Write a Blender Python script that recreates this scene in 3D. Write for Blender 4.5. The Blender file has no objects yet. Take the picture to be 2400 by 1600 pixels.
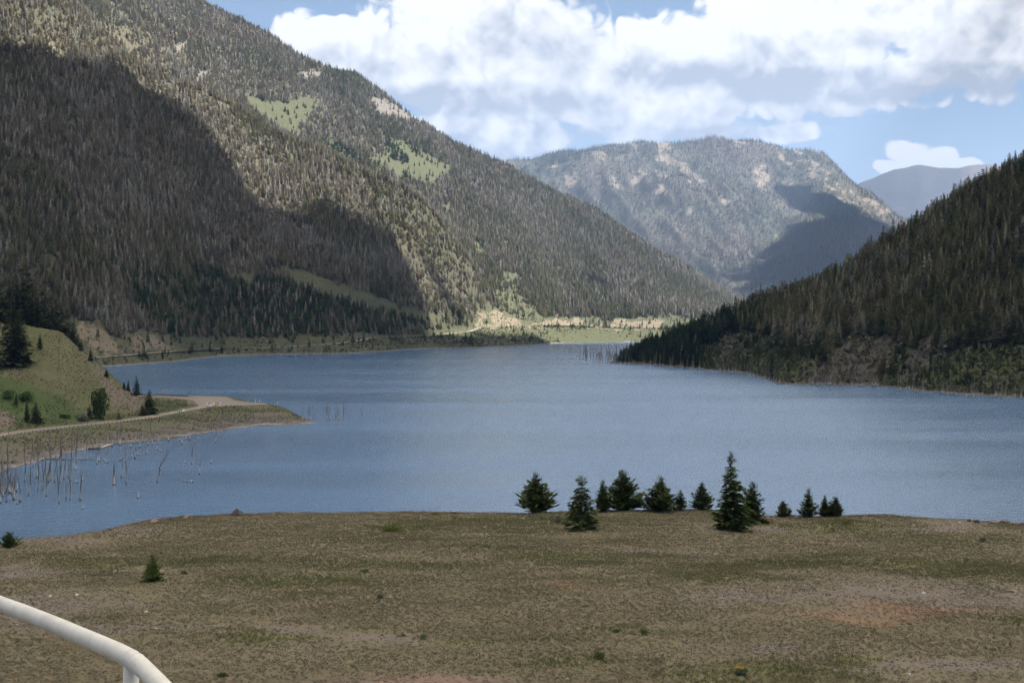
import bpy, bmesh, math, random
import numpy as np
from mathutils import Vector, Matrix

# ------------------------------------------------------------------ camera, sky, sun, exposure
random.seed(7); rng = np.random.default_rng(7)
S = bpy.context.scene; COL = S.collection
F = 3693.0; PXC = 1200.0; PYH = 742.0; CH = 55.0       # focal (2400 px wide photo), horizon row, height over the lake
cam = bpy.data.cameras.new("camera"); camo = bpy.data.objects.new("camera", cam); COL.objects.link(camo)
camo.location = (0, 0, CH); camo.rotation_euler = (math.pi/2, 0, 0)
cam.sensor_width = 36; cam.lens = F/2400*36; cam.shift_y = -58/2400
cam.clip_start = 0.1; cam.clip_end = 90000
S.camera = camo
S.view_settings.view_transform = 'Standard'; S.view_settings.look = 'None'
S.view_settings.gamma = 1; S.view_settings.use_curve_mapping = False
S.view_settings.exposure = 1.85
S.cycles.max_bounces = 8; S.cycles.diffuse_bounces = 4; S.cycles.transmission_bounces = 6
S.cycles.volume_bounces = 0; S.cycles.transparent_max_bounces = 8
S.cycles.use_denoising = True; S.cycles.denoising_prefilter = 'NONE'
S.cycles.sample_clamp_indirect = 6

SUN_EL = math.radians(50); SUN_AZ = math.radians(94)     # azimuth from +Y towards +X
SD = np.array([math.sin(SUN_AZ)*math.cos(SUN_EL), math.cos(SUN_AZ)*math.cos(SUN_EL), math.sin(SUN_EL)])
sun = bpy.data.lights.new("sun", 'SUN'); sun.energy = 5.0; sun.angle = math.radians(0.8); sun.color = (1.0, 0.95, 0.87)
suno = bpy.data.objects.new("sun", sun); COL.objects.link(suno)
suno.rotation_euler = Vector(SD).to_track_quat('Z', 'Y').to_euler(); suno.location = (0, 0, 3000)

class NB:
    """small node builder"""
    def __init__(s, tree): s.t = tree; s.n = tree.nodes; s.l = tree.links
    def new(s, typ, **kw):
        x = s.n.new(typ)
        for k, v in kw.items(): setattr(x, k, v)
        return x
    def put(s, sock, v):
        if hasattr(v, 'is_output'): s.l.new(v, sock)
        elif isinstance(v, (tuple, list)) and len(v) == 3 and sock.type == 'RGBA': sock.default_value = (*v, 1)
        else: sock.default_value = v
    def math(s, op, a, b=0.0, c=None, clamp=False):
        x = s.new('ShaderNodeMath', operation=op, use_clamp=clamp); s.put(x.inputs[0], a); s.put(x.inputs[1], b)
        if c is not None: s.put(x.inputs[2], c)
        return x.outputs[0]
    def vmath(s, op, a, b=(0, 0, 0)):
        x = s.new('ShaderNodeVectorMath', operation=op); s.put(x.inputs[0], a); s.put(x.inputs[1], b)
        return x.outputs['Value'] if op in ('DOT_PRODUCT', 'LENGTH') else x.outputs[0]
    def mix(s, f, a, b, mode='MIX'):
        x = s.new('ShaderNodeMix', data_type='RGBA', blend_type=mode)
        s.put(x.inputs[0], f); s.put(x.inputs[6], a); s.put(x.inputs[7], b); return x.outputs[2]
    def noise(s, vec, scale, detail=4, rough=0.55, dims='3D', dist=0.0, out=0):
        x = s.new('ShaderNodeTexNoise', noise_dimensions=dims)
        if vec is not None: s.put(x.inputs['Vector'], vec)
        x.inputs['Scale'].default_value = scale; x.inputs['Detail'].default_value = detail
        x.inputs['Roughness'].default_value = rough; x.inputs['Distortion'].default_value = dist
        return x.outputs[out]
    def ramp(s, v, a, b, lo=0.0, hi=1.0, smooth=True):
        x = s.new('ShaderNodeMapRange', interpolation_type='SMOOTHSTEP' if smooth else 'LINEAR')
        s.put(x.inputs[0], v); s.put(x.inputs[1], a); s.put(x.inputs[2], b); s.put(x.inputs[3], lo); s.put(x.inputs[4], hi)
        return x.outputs[0]
    def attr(s, name, typ='GEOMETRY', out='Fac'):
        x = s.new('ShaderNodeAttribute', attribute_name=name, attribute_type=typ); return x.outputs[out]

# ---- world: Nishita sky with procedural cumulus laid out by azimuth and elevation
world = bpy.data.worlds.new("World"); S.world = world; world.use_nodes = True
wt = world.node_tree; wt.nodes.clear(); w = NB(wt)
BLOBS = [(735,100,95,62),(860,120,130,95),(1000,70,150,120),(1150,50,200,140),(1305,95,150,88),(1290,190,280,130),(1050,200,190,85),
         (1500,128,165,86),(1650,128,150,74),(1800,80,170,105),(2000,60,220,150),(2260,90,280,170),(1960,190,330,85),(1500,250,400,90),
         (1230,320,150,45),(1010,300,170,50),(1600,310,240,42),(1830,320,110,28),(2118,372,50,34),(2160,388,58,30),(2078,412,52,20),(2215,404,60,14),(2600,-700,1000,330),(830,190,150,60),
         (1700,-190,620,150),(2500,-260,800,250),(1250,-330,330,110),(2900,-100,380,260),(3300,-500,500,250),(1900,-700,700,170),
         (500,-640,300,90),(-700,100,500,150),(3600,150,500,200),(1300,-1150,420,160),(2500,-1300,700,260)]
DARK = [(2080,215,370,42,.95),(1120,235,250,36,.75),(2330,110,170,70,.42),(1800,190,120,60,.35),(1560,190,120,50,.3),(1750,330,200,30,.3),(1700,-130,400,50,.35),(1500,322,460,20,.3),(1130,330,200,22,.25)]
def PV(px, py): return ((px-PXC)/F + 0.0, (PYH-py)/F)
grp = bpy.data.node_groups.new("cloud_field", 'ShaderNodeTree')
grp.interface.new_socket("P", in_out='INPUT', socket_type='NodeSocketVector')
grp.interface.new_socket("D", in_out='OUTPUT', socket_type='NodeSocketFloat')
g = NB(grp); gi = g.new('NodeGroupInput').outputs[0]; go = g.new('NodeGroupOutput')
wrp = g.noise(gi, 30, 2, 0.5, dims='2D', out='Color')
Pw = g.vmath('ADD', gi, g.vmath('MULTIPLY', g.vmath('SUBTRACT', wrp, (0.5, 0.5, 0.5)), (0.016, 0.012, 0)))
acc = -1.2
for (cx, cy, rx, ry) in BLOBS:
    u, v = PV(cx, cy)
    d = g.vmath('MULTIPLY', g.vmath('SUBTRACT', Pw, (u, v, 0)), (F/rx, F/ry, 0))
    q = g.math('SUBTRACT', 1.0, g.vmath('DOT_PRODUCT', d, d))
    acc = g.math('MAXIMUM', acc, q)
fb = g.noise(Pw, 22, 7, 0.5, dims='2D')
bil = None
for sc_, am_ in ((26, 0.55), (58, 0.32), (125, 0.18)):
    nz_ = g.math('MULTIPLY', g.math('ABSOLUTE', g.math('SUBTRACT', g.noise(Pw, sc_, 0, 0.5, dims='2D'), 0.5)), 2*am_)
    bil = nz_ if bil is None else g.math('ADD', bil, nz_)
den = g.math('ADD', g.math('MULTIPLY', acc, 0.85), g.math('ADD', g.math('MULTIPLY', g.math('SUBTRACT', fb, 0.5), 1.5), g.math('MULTIPLY', g.math('SUBTRACT', bil, 0.16), 1.5)))
den = g.math('ADD', den, -0.07)
grp.links.new(den, go.inputs[0])
geo = w.new('ShaderNodeTexCoord').outputs['Generated']
sep = w.new('ShaderNodeSeparateXYZ'); w.put(sep.inputs[0], geo)
az = w.math('ARCTAN2', sep.outputs[0], sep.outputs[1]); el = w.math('ARCSINE', sep.outputs[2])
cmb = w.new('ShaderNodeCombineXYZ'); w.put(cmb.inputs[0], az); w.put(cmb.inputs[1], el); P = cmb.outputs[0]
def field(vec):
    x = w.new('ShaderNodeGroup'); x.node_tree = grp; w.put(x.inputs[0], vec); return x.outputs[0]
D0 = field(P); D1 = field(w.vmath('ADD', P, (-0.004, 0.012, 0)))
mask = w.ramp(D0, -0.07, 0.30)
lit = w.math('SUBTRACT', D0, D1)
bright = w.math('ADD', 0.84, w.math('ADD', w.math('MULTIPLY', lit, 0.85), w.math('MULTIPLY', w.math('SUBTRACT', w.noise(P, 9, 3, 0.45, dims='2D'), 0.5), 1.0)))
for (cx, cy, rx, ry, am) in DARK:
    u, v = PV(cx, cy)
    d = w.vmath('MULTIPLY', w.vmath('SUBTRACT', P, (u, v, 0)), (F/rx, F/ry, 0))
    q = w.math('MULTIPLY', w.ramp(w.vmath('DOT_PRODUCT', d, d), 0.0, 1.9, 1.0, 0.0), am)
    bright = w.math('SUBTRACT', bright, q)
thick = w.ramp(D0, 0.1, 1.1, 0.0, 0.10); bright = w.math('SUBTRACT', bright, thick)
bright = w.math('MINIMUM', w.math('MAXIMUM', bright, 0.0), 1.0)
ccol = w.mix(bright, (0.45, 0.475, 0.525), (1.05, 1.03, 1.0))
CLOUD_GAIN = 0.365
ccol = w.vmath('MULTIPLY', ccol, (CLOUD_GAIN,)*3)
sky = w.new('ShaderNodeTexSky'); sky.sky_type = 'NISHITA'; sky.sun_disc = False
sky.sun_elevation = SUN_EL; sky.sun_rotation = SUN_AZ
sky.altitude = 2000; sky.air_density = 1.0; sky.dust_density = 1.6; sky.ozone_density = 1.2
SKY_STR = 0.038
skyc = w.vmath('MULTIPLY', sky.outputs[0], (SKY_STR,)*3)
final = w.mix(mask, skyc, ccol)
bg = w.new('ShaderNodeBackground'); w.put(bg.inputs[0], final); bg.inputs[1].default_value = 1.0
wo = w.new('ShaderNodeOutputWorld'); wt.links.new(bg.outputs[0], wo.inputs[0])
try: world.cycles.sampling_method = 'MANUAL'; world.cycles.sample_map_resolution = 1024
except Exception: pass

# ------------------------------------------------------------------ helpers
_tab = rng.random((8, 256, 256))
def vn(x, y, seed=0):
    t = _tab[seed % 8]; x = np.asarray(x, float) + seed*17.3; y = np.asarray(y, float) + seed*9.1
    xi = np.floor(x).astype(int); yi = np.floor(y).astype(int); fx = x-xi; fy = y-yi
    fx = fx*fx*(3-2*fx); fy = fy*fy*(3-2*fy)
    a = t[xi % 256, yi % 256]; b = t[(xi+1) % 256, yi % 256]; c = t[xi % 256, (yi+1) % 256]; d = t[(xi+1) % 256, (yi+1) % 256]
    return (a*(1-fx)+b*fx)*(1-fy) + (c*(1-fx)+d*fx)*fy
def fbm(x, y, seed=0, o=4):
    s = 0; a = 0.5; n = 0
    for k in range(o):
        s = s + a*vn(np.asarray(x)*2**k, np.asarray(y)*2**k, seed+k); n += a; a *= 0.5
    return s/n - 0.5                                             # about -0.5 .. 0.5
def W(px, py, d): return np.array([(px-PXC)/F*d, d, CH-(py-PYH)/F*d])
def topix(X, Y, Z): return PXC+X/Y*F, PYH+(CH-Z)/Y*F
def pip(poly, x, y):
    x = np.asarray(x, float); y = np.asarray(y, float); r = np.zeros(x.shape, bool); n = len(poly); j = n-1
    for i in range(n):
        xi, yi = poly[i]; xj, yj = poly[j]
        if yi != yj: r ^= ((yi > y) != (yj > y)) & (x < (xj-xi)*(y-yi)/(yj-yi)+xi)
        j = i
    return r
def mesh_np(name, V, faces, smooth=True):
    """faces: (n,3) or (n,4) int array, or a list of such"""
    V = np.asarray(V, np.float32); fl = faces if isinstance(faces, list) else [faces]
    fl = [np.asarray(f, np.int32) for f in fl if len(f)]
    me = bpy.data.meshes.new(name); me.vertices.add(len(V)); me.vertices.foreach_set('co', V.ravel())
    loops = np.concatenate([f.ravel() for f in fl]); tot = np.concatenate([np.full(len(f), f.shape[1], np.int32) for f in fl])
    st = np.concatenate([[0], np.cumsum(tot)[:-1]]).astype(np.int32)
    me.loops.add(len(loops)); me.loops.foreach_set('vertex_index', loops)
    me.polygons.add(len(tot)); me.polygons.foreach_set('loop_start', st); me.polygons.foreach_set('loop_total', tot)
    me.update(calc_edges=True); me.validate()
    if smooth: me.polygons.foreach_set('use_smooth', np.ones(len(me.polygons), bool))
    return me
def add_attr(me, name, val):
    a = me.attributes.new(name, 'FLOAT', 'POINT'); a.data.foreach_set('value', np.asarray(val, np.float32))
def link(name, me, m=None, parent=None):
    o = bpy.data.objects.new(name, me); COL.objects.link(o)
    if m is not None:
        me.materials.clear(); me.materials.append(m)
    if parent is not None: o.parent = parent
    return o
def tag(o, label=None, cat=None, group=None, kind=None):
    if label: o['label'] = label
    if cat: o['category'] = cat
    if group: o['group'] = group
    if kind: o['kind'] = kind
    return o
def empty(name, loc, rz=0.0):
    o = bpy.data.objects.new(name, None); COL.objects.link(o); o.location = loc; o.rotation_euler = (0, 0, rz); o.empty_display_size = 0.5
    return o
def grid_faces(nr, nc):
    i = np.arange(nr-1)[:, None]*nc+np.arange(nc-1)[None, :]; i = i.ravel()
    return np.stack([i, i+1, i+nc+1, i+nc], 1)
def mat(name, col=(0.5, 0.5, 0.5), rough=0.7, metal=0.0, spec=0.3):
    m = bpy.data.materials.new(name); m.use_nodes = True; b = m.node_tree.nodes['Principled BSDF']
    b.inputs['Base Color'].default_value = (*col, 1); b.inputs['Roughness'].default_value = rough; b.inputs['Metallic'].default_value = metal
    b.inputs['Specular IOR Level'].default_value = spec
    return m, NB(m.node_tree), b
def speck(name, col, col2, scale=8, rough=0.8, metal=0, spec=0.3, bump=0.0, detail=5):
    m, n, b = mat(name, col, rough, metal, spec); tc = n.new('ShaderNodeTexCoord').outputs['Object']
    f = n.noise(tc, scale, detail, 0.65); n.put(b.inputs['Base Color'], n.mix(n.ramp(f, 0.35, 0.65), col, col2))
    if bump:
        bp = n.new('ShaderNodeBump'); bp.inputs['Strength'].default_value = bump; n.put(bp.inputs['Height'], f); n.put(b.inputs['Normal'], bp.outputs[0])
    return m

# ------------------------------------------------------------------ terrain height functions (polar: photo column, distance)
class Hill:
    def __init__(s, rows, amp=0, wl=200, seed=0, zref=50, rtaper=0.0):
        s.c = np.array([r[0] for r in rows], float); s.N = np.array([r[1] for r in rows], float)   # (cols, nodes, 2): d, z
        s.amp, s.wl, s.seed, s.zref = amp, wl, seed, zref
    def nodes(s, px):
        D = np.stack([np.interp(px, s.c, s.N[:, k, 0]) for k in range(s.N.shape[1])], 0)
        Z = np.stack([np.interp(px, s.c, s.N[:, k, 1]) for k in range(s.N.shape[1])], 0); return D, Z
    def z(s, px, d):
        px = np.asarray(px, float); d = np.asarray(d, float); D, Z = s.nodes(px); r = np.where(d < D[0], Z[0], Z[-1])
        for k in range(len(D)-1):
            m = (d >= D[k]) & (d < D[k+1]); t = (d-D[k])/np.maximum(D[k+1]-D[k], 1e-3)
            r = np.where(m, Z[k]+(Z[k+1]-Z[k])*t, r)
        if s.amp:
            x = (px-PXC)/F*d
            nz = fbm(x/s.wl, d/s.wl, s.seed, 5) + 0.6*(0.5-np.abs(fbm(x/s.wl/1.7+3, d/s.wl/2.2, s.seed+3, 3))*4)*0.35
            r = r + s.amp*nz*np.clip((r-4)/s.zref, 0, 1)
        return r
def ry(px, py, d, tree=0): return CH-(py-PYH)/F*d - tree
def interp_py(tab, px): return float(np.interp(px, [a for a, b in tab], [b for a, b in tab]))

# main mountain across the lake (left)
A_SIL = [(-400,-470),(0,-300),(245,-160),(486,3),(544,32),(629,73),(714,133),(784,165),(835,173),(876,202),(944,243),(1012,280),(1080,314),(1148,352),
         (1185,366),(1253,406),(1355,459),(1423,498),(1491,542),(1559,583),(1610,609),(1661,638),(1712,672),(1746,692),(1800,735),(1900,742)]
A_RD = [(-400,3300),(0,3480),(490,3700),(800,3900),(1180,4200),(1500,4500),(1900,4800)]
A_SH = [(-400,1500,850,1560),(230,1721,838,1765),(306,1797,832,1840),(408,1934,823,1985),(510,2184,819,2235),(600,2282,817,2340),(755,2335,808,2420),
        (819,2362,802,2500),(870,2430,793,2600),(985,2700,789,2850),(1100,2782,779,3000),(1122,2800,771,3060),(1255,3077,762,3300),(1332,3330,762,3540),
        (1434,3430,766,3650),(1485,3442,768,3680),(1800,3500,772,3800),(1900,3550,774,3900)]
def sh(px, k): return float(np.interp(px, [r[0] for r in A_SH], [r[k] for r in A_SH]))
rows = []
for px in sorted(set([a for a, _ in A_SIL]+[r[0] for r in A_SH]+[1050, 1300])):
    ds, pr, dr = sh(px, 1), sh(px, 2), sh(px, 3); zr = ry(px, pr, dr); dd = interp_py(A_RD, px); zz = ry(px, interp_py(A_SIL, px)+8, dd, 10)
    rows.append((px, [(ds-80, -9), (ds, 0), (ds+12, 1.6), (dr-5, zr), (dr+7, zr), (dr+0.5*(dd-dr), zr+0.47*(zz-zr)), (dd, zz), (dd+500, zz*0.7-20), (dd+1800, -20)]))
HA = Hill(rows, amp=60, wl=330, seed=1, zref=260)
B_SIL = [(-400,-300),(0,-130),(100,-60),(218,34),(272,85),(340,136),(408,170),(451,182),(478,192),(536,226),(600,262),(638,290),(682,307),(740,324),(774,338),
         (842,382),(910,410),(944,425),(980,440),(1040,505),(1100,585),(1150,690),(1200,745),(1900,760)]
B_RD = [(-400,2600),(0,2640),(218,2700),(408,2830),(600,2950),(842,3050),(980,3130),(1100,3190),(1200,3300),(1900,3900)]
rows = []
for px in [a for a, _ in B_SIL]:
    pr, dr = sh(px, 2), sh(px, 3); zr = ry(px, pr, dr); dd = interp_py(B_RD, px); zz = ry(px, interp_py(B_SIL, px)+4, dd, 12)
    rows.append((px, [(dr-60, -20), (dr+8, zr-6), (dr+0.5*(dd-dr), zr+0.5*(zz-zr)), (dd-40, zz-2), (dd+30, zz-2), (dd+330, zz-230), (dd+900, -200)]))
HB = Hill(rows, amp=38, wl=230, seed=2, zref=200)
def ZAB(px, d): return np.maximum(HA.z(px, d), HB.z(px, d))
# right hill
R_SIL = [(1425,846),(1444,826),(1459,803),(1500,781),(1582,755),(1684,724),(1816,679),(1918,638),(2000,587),(2071,541),(2143,500),(2224,449),(2286,408),(2400,352),(2560,250),(3000,0)]
R_RD = [(1425,1945),(1500,1920),(1582,1880),(1684,1840),(1816,1760),(1918,1700),(2000,1660),(2143,1600),(2286,1560),(2400,1530),(3000,1480)]
R_SH = [(1400,852),(1440,850),(1500,853),(1600,861),(1700,869),(1760,876),(1800,886),(1826,899),(1900,901),(2050,903),(2150,915),(2250,923),(2400,932),(2700,960),(3000,990)]
rows = []
for px in sorted(set([a for a, _ in R_SIL]+[a for a, _ in R_SH])):
    ds = 203115/(interp_py(R_SH, px)-742); dd = max(interp_py(R_RD, px), ds+15)
    zz = max(ry(px, interp_py(R_SIL, px), dd, 20), 1.0) if px > 1420 else -4
    bump = 1.0
    rows.append((px, [(ds-60, -9), (ds, 0 if px > 1420 else -4), (ds+6, 1.2 if px > 1420 else -4), (ds+0.35*(dd-ds), zz*0.36 if px > 1420 else -4), (dd-30, zz-1), (dd+40, zz-2), (dd+300, zz*0.6-10), (dd+900, -20)]))
HR = Hill(rows, amp=16, wl=130, seed=4, zref=60)
def zr_extra(px, d):
    # slumped lobe with its own toe on the near shore
    x = (px-PXC)/F*d; cx, cy = (1985-PXC)/F*1330, 1335
    return 13*np.exp(-(((x-cx)/62)**2+((d-cy)/55)**2))
def ZR(px, d):
    z = HR.z(px, d); return z + np.where(z > 0.5, zr_extra(px, d)*np.clip(z/6, 0, 1), 0)
# far mountains
C_SIL = [(700,420),(1000,375),(1185,364),(1236,355),(1287,349),(1406,345),(1491,345),(1542,339),(1593,337),(1678,338),(1746,345),(1814,355),(1848,362),(1898,359),
         (1930,364),(1955,383),(1981,407),(2012,429),(2051,453),(2083,479),(2105,498),(2130,512),(2200,560),(2600,700)]
rows = []
for px, py in C_SIL:
    dd = 8000-0.3*max(px-1700, 0); zz = ry(px, py+3, dd, 8)
    rows.append((px, [(5000, -5), (5400, 4), (6700, zz*0.42+30), (7500, zz*0.80), (dd-60, zz), (dd+100, zz), (dd+900, zz*0.6), (dd+2500, -20)]))
HC = Hill(rows, amp=190, wl=520, seed=5, zref=900)
D_SIL = [(1500,742),(1600,705),(1678,655),(1700,637),(1796,576),(1904,508),(1955,498),(2035,500),(2099,520),(2150,525),(2300,500),(2700,430)]
rows = []
for px, py in D_SIL:
    dd = 6500; zz = max(ry(px, py+3, dd, 10), 3)
    rows.append((px, [(4900, -8), (5100, 2), (5800, zz*0.5), (dd, zz), (dd+350, zz*0.85-30), (dd+900, -60)]))
HD = Hill(rows, amp=45, wl=300, seed=6, zref=250)
def ZCD(px, d):
    px = np.asarray(px, float); d = np.asarray(d, float); c = HC.z(px, d); x = (px-PXC)/F*d; k = np.clip(c/260, 0, 1)*np.clip((7950-d)/350, 0.12, 1)
    c = c+k*(25-135*np.abs(fbm(x/170+d/1500, d/620, 3, 4)))
    return np.maximum(c, HD.z(px, d))
E_SIL = [(1800,520),(1950,465),(2016,431),(2051,418),(2099,397),(2130,391),(2156,387),(2194,391),(2248,396),(2274,391),(2315,392),(2500,410),(2900,520)]
rows = [(px, [(10500, 5), (12000, ry(px, py, 13000)*0.55), (13000, ry(px, py, 13000)), (14200, 300), (16000, -20)]) for px, py in E_SIL]
HE = Hill(rows, amp=150, wl=700, seed=7, zref=1500)
# knoll with the road round its nose
def zp(py, d): return CH-(py-PYH)/F*d
KR = [ # px, shore d, guard d, inner d, foot (d,z), mid (d,z), ridge (d,z), back foot d, back edge d, back shore d
 (-500, 430, 500, 560, (640,9), (740,28), (900,62), 1010, 1100, 1130),
 (-150, 520, 600, 645, (715,9), (800,27), (905,zp(748,905)), 1000, 1060, 1090),
 (0, 561, 643, 686, (750,8.5), (830,27), (905,zp(755,905)), 985, 1030, 1050),
 (69, 590, 672, 702, (765,8), (835,26), (903,zp(764,903)), 975, 1020, 1038),
 (102, 608, 689, 713, (772,8), (838,26), (900,zp(772,900)), 970, 1018, 1035),
 (145, 628, 700, 726, (780,7.5), (840,24), (895,zp(785,895)), 965, 1016, 1032),
 (179, 645, 712, 736, (784,7), (838,20), (885,zp(815,885)), 955, 1015, 1030),
 (217, 660, 722, 746, (790,6.5), (836,16.5), (872,zp(851,872)), 935, 1014, 1028),
 (255, 677, 735, 755, (795,6), (830,12), (862,zp(882,862)), 920, 1013, 1027),
 (306, 686, 757, 775, (803,5.5), (826,9), (848,zp(915,848)), 895, 1012, 1026),
 (335, 694, 768, 786, (806,5.1), (822,6.0), (838,zp(933,838)), 870, 1012, 1026),
 (352, 698, 775, 790, (806,5.0), (822,5.2), (838,5.2), 870, 1011, 1025),
 (400, 708, 800, 812, (820,5), (830,5), (845,5), 870, 1008, 1022),
 (459, 739, 832, 845, (850,5), (860,5), (870,5), 890, 1003, 1018),
 (536, 770, 876, 884, (890,5), (900,5), (915,5), 930, 992, 1008),
 (587, 790, 893, 897, (900,5), (905,5), (910,5), 915, 921, 938),
 (628, 797, 897, 899, (901,5), (902,5), (903,5), 904, 907, 925),
 (663, 803, 876, 878, (879,4.2), (880,4.2), (881,4.2), 882, 884, 902),
 (700, 806, 846, 847, (848,1.5), (849,1.5), (850,1.5), 851, 852, 868),
 (732, 815, 819, 820, (821,.3), (822,.3), (823,.3), 824, 825, 832),
 (748, 815, 819, 820, (821,-4), (822,-4), (823,-4), 824, 825, 832)]
rows = []
for r in KR:
    px, s0, gd, ind, ft, md, rd, bf, be, bs = r; zt = 5 if px < 640 else (4.1 if px < 680 else (1.4 if px < 720 else (0.25 if px < 740 else -4)))
    z0 = 0 if px < 740 else -4
    rows.append((px, [(s0-50, -9 if px < 740 else -9), (s0, z0), (s0+5, z0+.6 if px < 700 else z0+.1), (gd, zt), (ind, zt), ft, md, rd, (bf, zt if px > 0 else 6), (be, zt), (bs, z0), (bs+40, -9)]))
HK = Hill(rows)
def ZK(px, d):
    px = np.asarray(px, float); d = np.asarray(d, float)
    z = HK.z(px, d); x = (px-PXC)/F*d
    up = np.clip((z-6.2)/8, 0, 1); nz = fbm(x/38, d/38, 3, 4)*6*up + fbm(x/9, d/9, 5, 3)*0.9*up
    D, _ = HK.nodes(px); bank = np.clip((d-D[1])/8, 0, 1)*np.clip((D[3]-3-d)/10, 0, 1)*(z > 0)
    return z + nz + bank*fbm(x/16, d/16, 6, 4)*3.0
# foreground bench of slide debris
EDGE = [(-900,1300),(-300,1290),(0,1275),(60,1263),(160,1255),(240,1245),(300,1229),(350,1219),(430,1211),(550,1204),(640,1203),(1000,1199),(1200,1202),(1450,1197),
        (1620,1195),(1700,1199),(1780,1208),(1900,1211),(2000,1209),(2070,1207),(2190,1215),(2300,1222),(2400,1226),(2700,1240),(3300,1260)]
def plane_h(d): return 15.9+0.0227*d
def edge_d(px): py = np.interp(px, [a for a, _ in EDGE], [b for _, b in EDGE]); return 15.9/((py-PYH)/F-0.0227)
def ZG(px, d):
    px = np.asarray(px, float); d = np.asarray(d, float); x = (px-PXC)/F*d
    ed = edge_d(px)
    z = CH-plane_h(d) + fbm(x/22, d/22, 1, 4)*0.9*np.clip((d-60)/30, 0, 1)*np.clip((ed-d)/25+0.15, 0, 1) + fbm(x/2.2, d/2.2, 2, 3)*0.22
    bank = np.where(d < 6, 53.3, np.where(d < 40, 53.3-(d-6)*0.46, -99)); z = np.maximum(z, bank)
    over = np.clip(d-ed, 0, None); z = z - over*0.02 - np.clip(over-0.6, 0, None)*0.72
    return np.maximum(z, -9)
def gpt(px, py):
    """point of the foreground bench seen at (px, py)"""
    d = 15.9/((py-PYH)/F-0.0227); d = min(d, float(edge_d(px))+0.3)
    for _ in range(6):
        z = float(ZG(px, d)); d2 = (CH-z)/((py-PYH)/F); d = min(0.5*(d+d2), float(edge_d(px))+0.3)
    return ((px-PXC)/F*d, d, float(ZG(px, d)))
def hit(fn, px, py, d0, d1, n=800):
    ds = np.linspace(d0, d1, n); zz = fn(np.full(n, float(px)), ds); q = PYH+(CH-zz)/ds*F
    i = np.argmax(q <= py) if (q <= py).any() else int(np.argmin(q)); return ds[i], float(zz[i])

def patch(name, hill, fn, px0, px1, step, segs, m, masks=None):
    px = np.arange(px0, px1+step, step, float); D, _ = hill.nodes(px); rowsd = []
    for k, n in enumerate(segs):
        for j in range(n): rowsd.append(D[k]+(D[k+1]-D[k])*j/n)
    rowsd.append(D[len(segs)]); DD = np.stack(rowsd, 0); PX = np.broadcast_to(px, DD.shape)
    ZZ = fn(PX, DD); X = (PX-PXC)/F*DD; V = np.stack([X, DD, ZZ], -1).reshape(-1, 3)
    me = mesh_np(name, V, grid_faces(*DD.shape))
    if masks:
        qx, qy = topix(V[:, 0], V[:, 1], V[:, 2])
        for k, f in masks.items(): add_attr(me, k, f(qx, qy, V))
    o = link(name, me, m); tag(o, kind='structure'); return o

# ------------------------------------------------------------------ terrain materials
def terrain_mat(name, base, base2, grass, rock, soil, sc=0.02, fine=0.5, bump=0.0, slopes=None):
    m, n, b = mat(name, base, 0.95, 0, 0.1); pos = n.new('ShaderNodeNewGeometry').outputs['Position']
    f1 = n.noise(pos, sc, 6, 0.6); f2 = n.noise(pos, fine, 5, 0.7); f3 = n.noise(pos, sc*3.1, 5, 0.65)
    c = n.mix(n.ramp(f1, 0.38, 0.62), base, base2)
    wob = n.math('MULTIPLY', n.math('SUBTRACT', n.noise(pos, fine*0.45, 5, 0.7), 0.5), 2.2)
    for nm, colr in (('grass', grass), ('rock', rock), ('soil', soil)):
        a = n.ramp(n.math('ADD', n.attr(nm), wob), 0.35, 0.62); c2 = n.mix(f2, colr, tuple(x*0.62 for x in colr)); c = n.mix(a, c, c2)
    c = n.mix(n.ramp(f2, 0.3, 0.75, 0.0, 0.42), c, n.mix(0.5, c, (0.02, 0.018, 0.012)))
    n.put(b.inputs['Base Color'], c)
    if bump:
        bp = n.new('ShaderNodeBump'); bp.inputs['Strength'].default_value = 0.6; bp.inputs['Distance'].default_value = bump; n.put(bp.inputs['Height'], f2); n.put(b.inputs['Normal'], bp.outputs[0])
    return m
M_mtn = terrain_mat('mountain_ground', (0.06, 0.062, 0.038), (0.088, 0.08, 0.056), (0.088, 0.094, 0.054), (0.17, 0.155, 0.14), (0.2, 0.168, 0.122), 0.006, 0.12, 2.0)
M_hill = terrain_mat('hill_ground', (0.05, 0.052, 0.028), (0.07, 0.062, 0.042), (0.05, 0.066, 0.024), (0.068, 0.064, 0.055), (0.2, 0.165, 0.12), 0.012, 0.35, 1.0)
M_far = terrain_mat('far_mountain_ground', (0.06, 0.068, 0.052), (0.095, 0.085, 0.07), (0.13, 0.15, 0.08), (0.25, 0.21, 0.165), (0.42, 0.33, 0.24), 0.0022, 0.03, 6.0)
M_peak = terrain_mat('distant_peak_ground', (0.045, 0.042, 0.04), (0.07, 0.062, 0.055), (0.1, 0.1, 0.08), (0.16, 0.13, 0.11), (0.2, 0.17, 0.14), 0.0012, 0.006, 20)
M_knoll = terrain_mat('knoll_ground', (0.068, 0.078, 0.034), (0.094, 0.092, 0.05), (0.058, 0.085, 0.028), (0.13, 0.117, 0.104), (0.15, 0.127, 0.102), 0.05, 1.1, 0.35)

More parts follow.
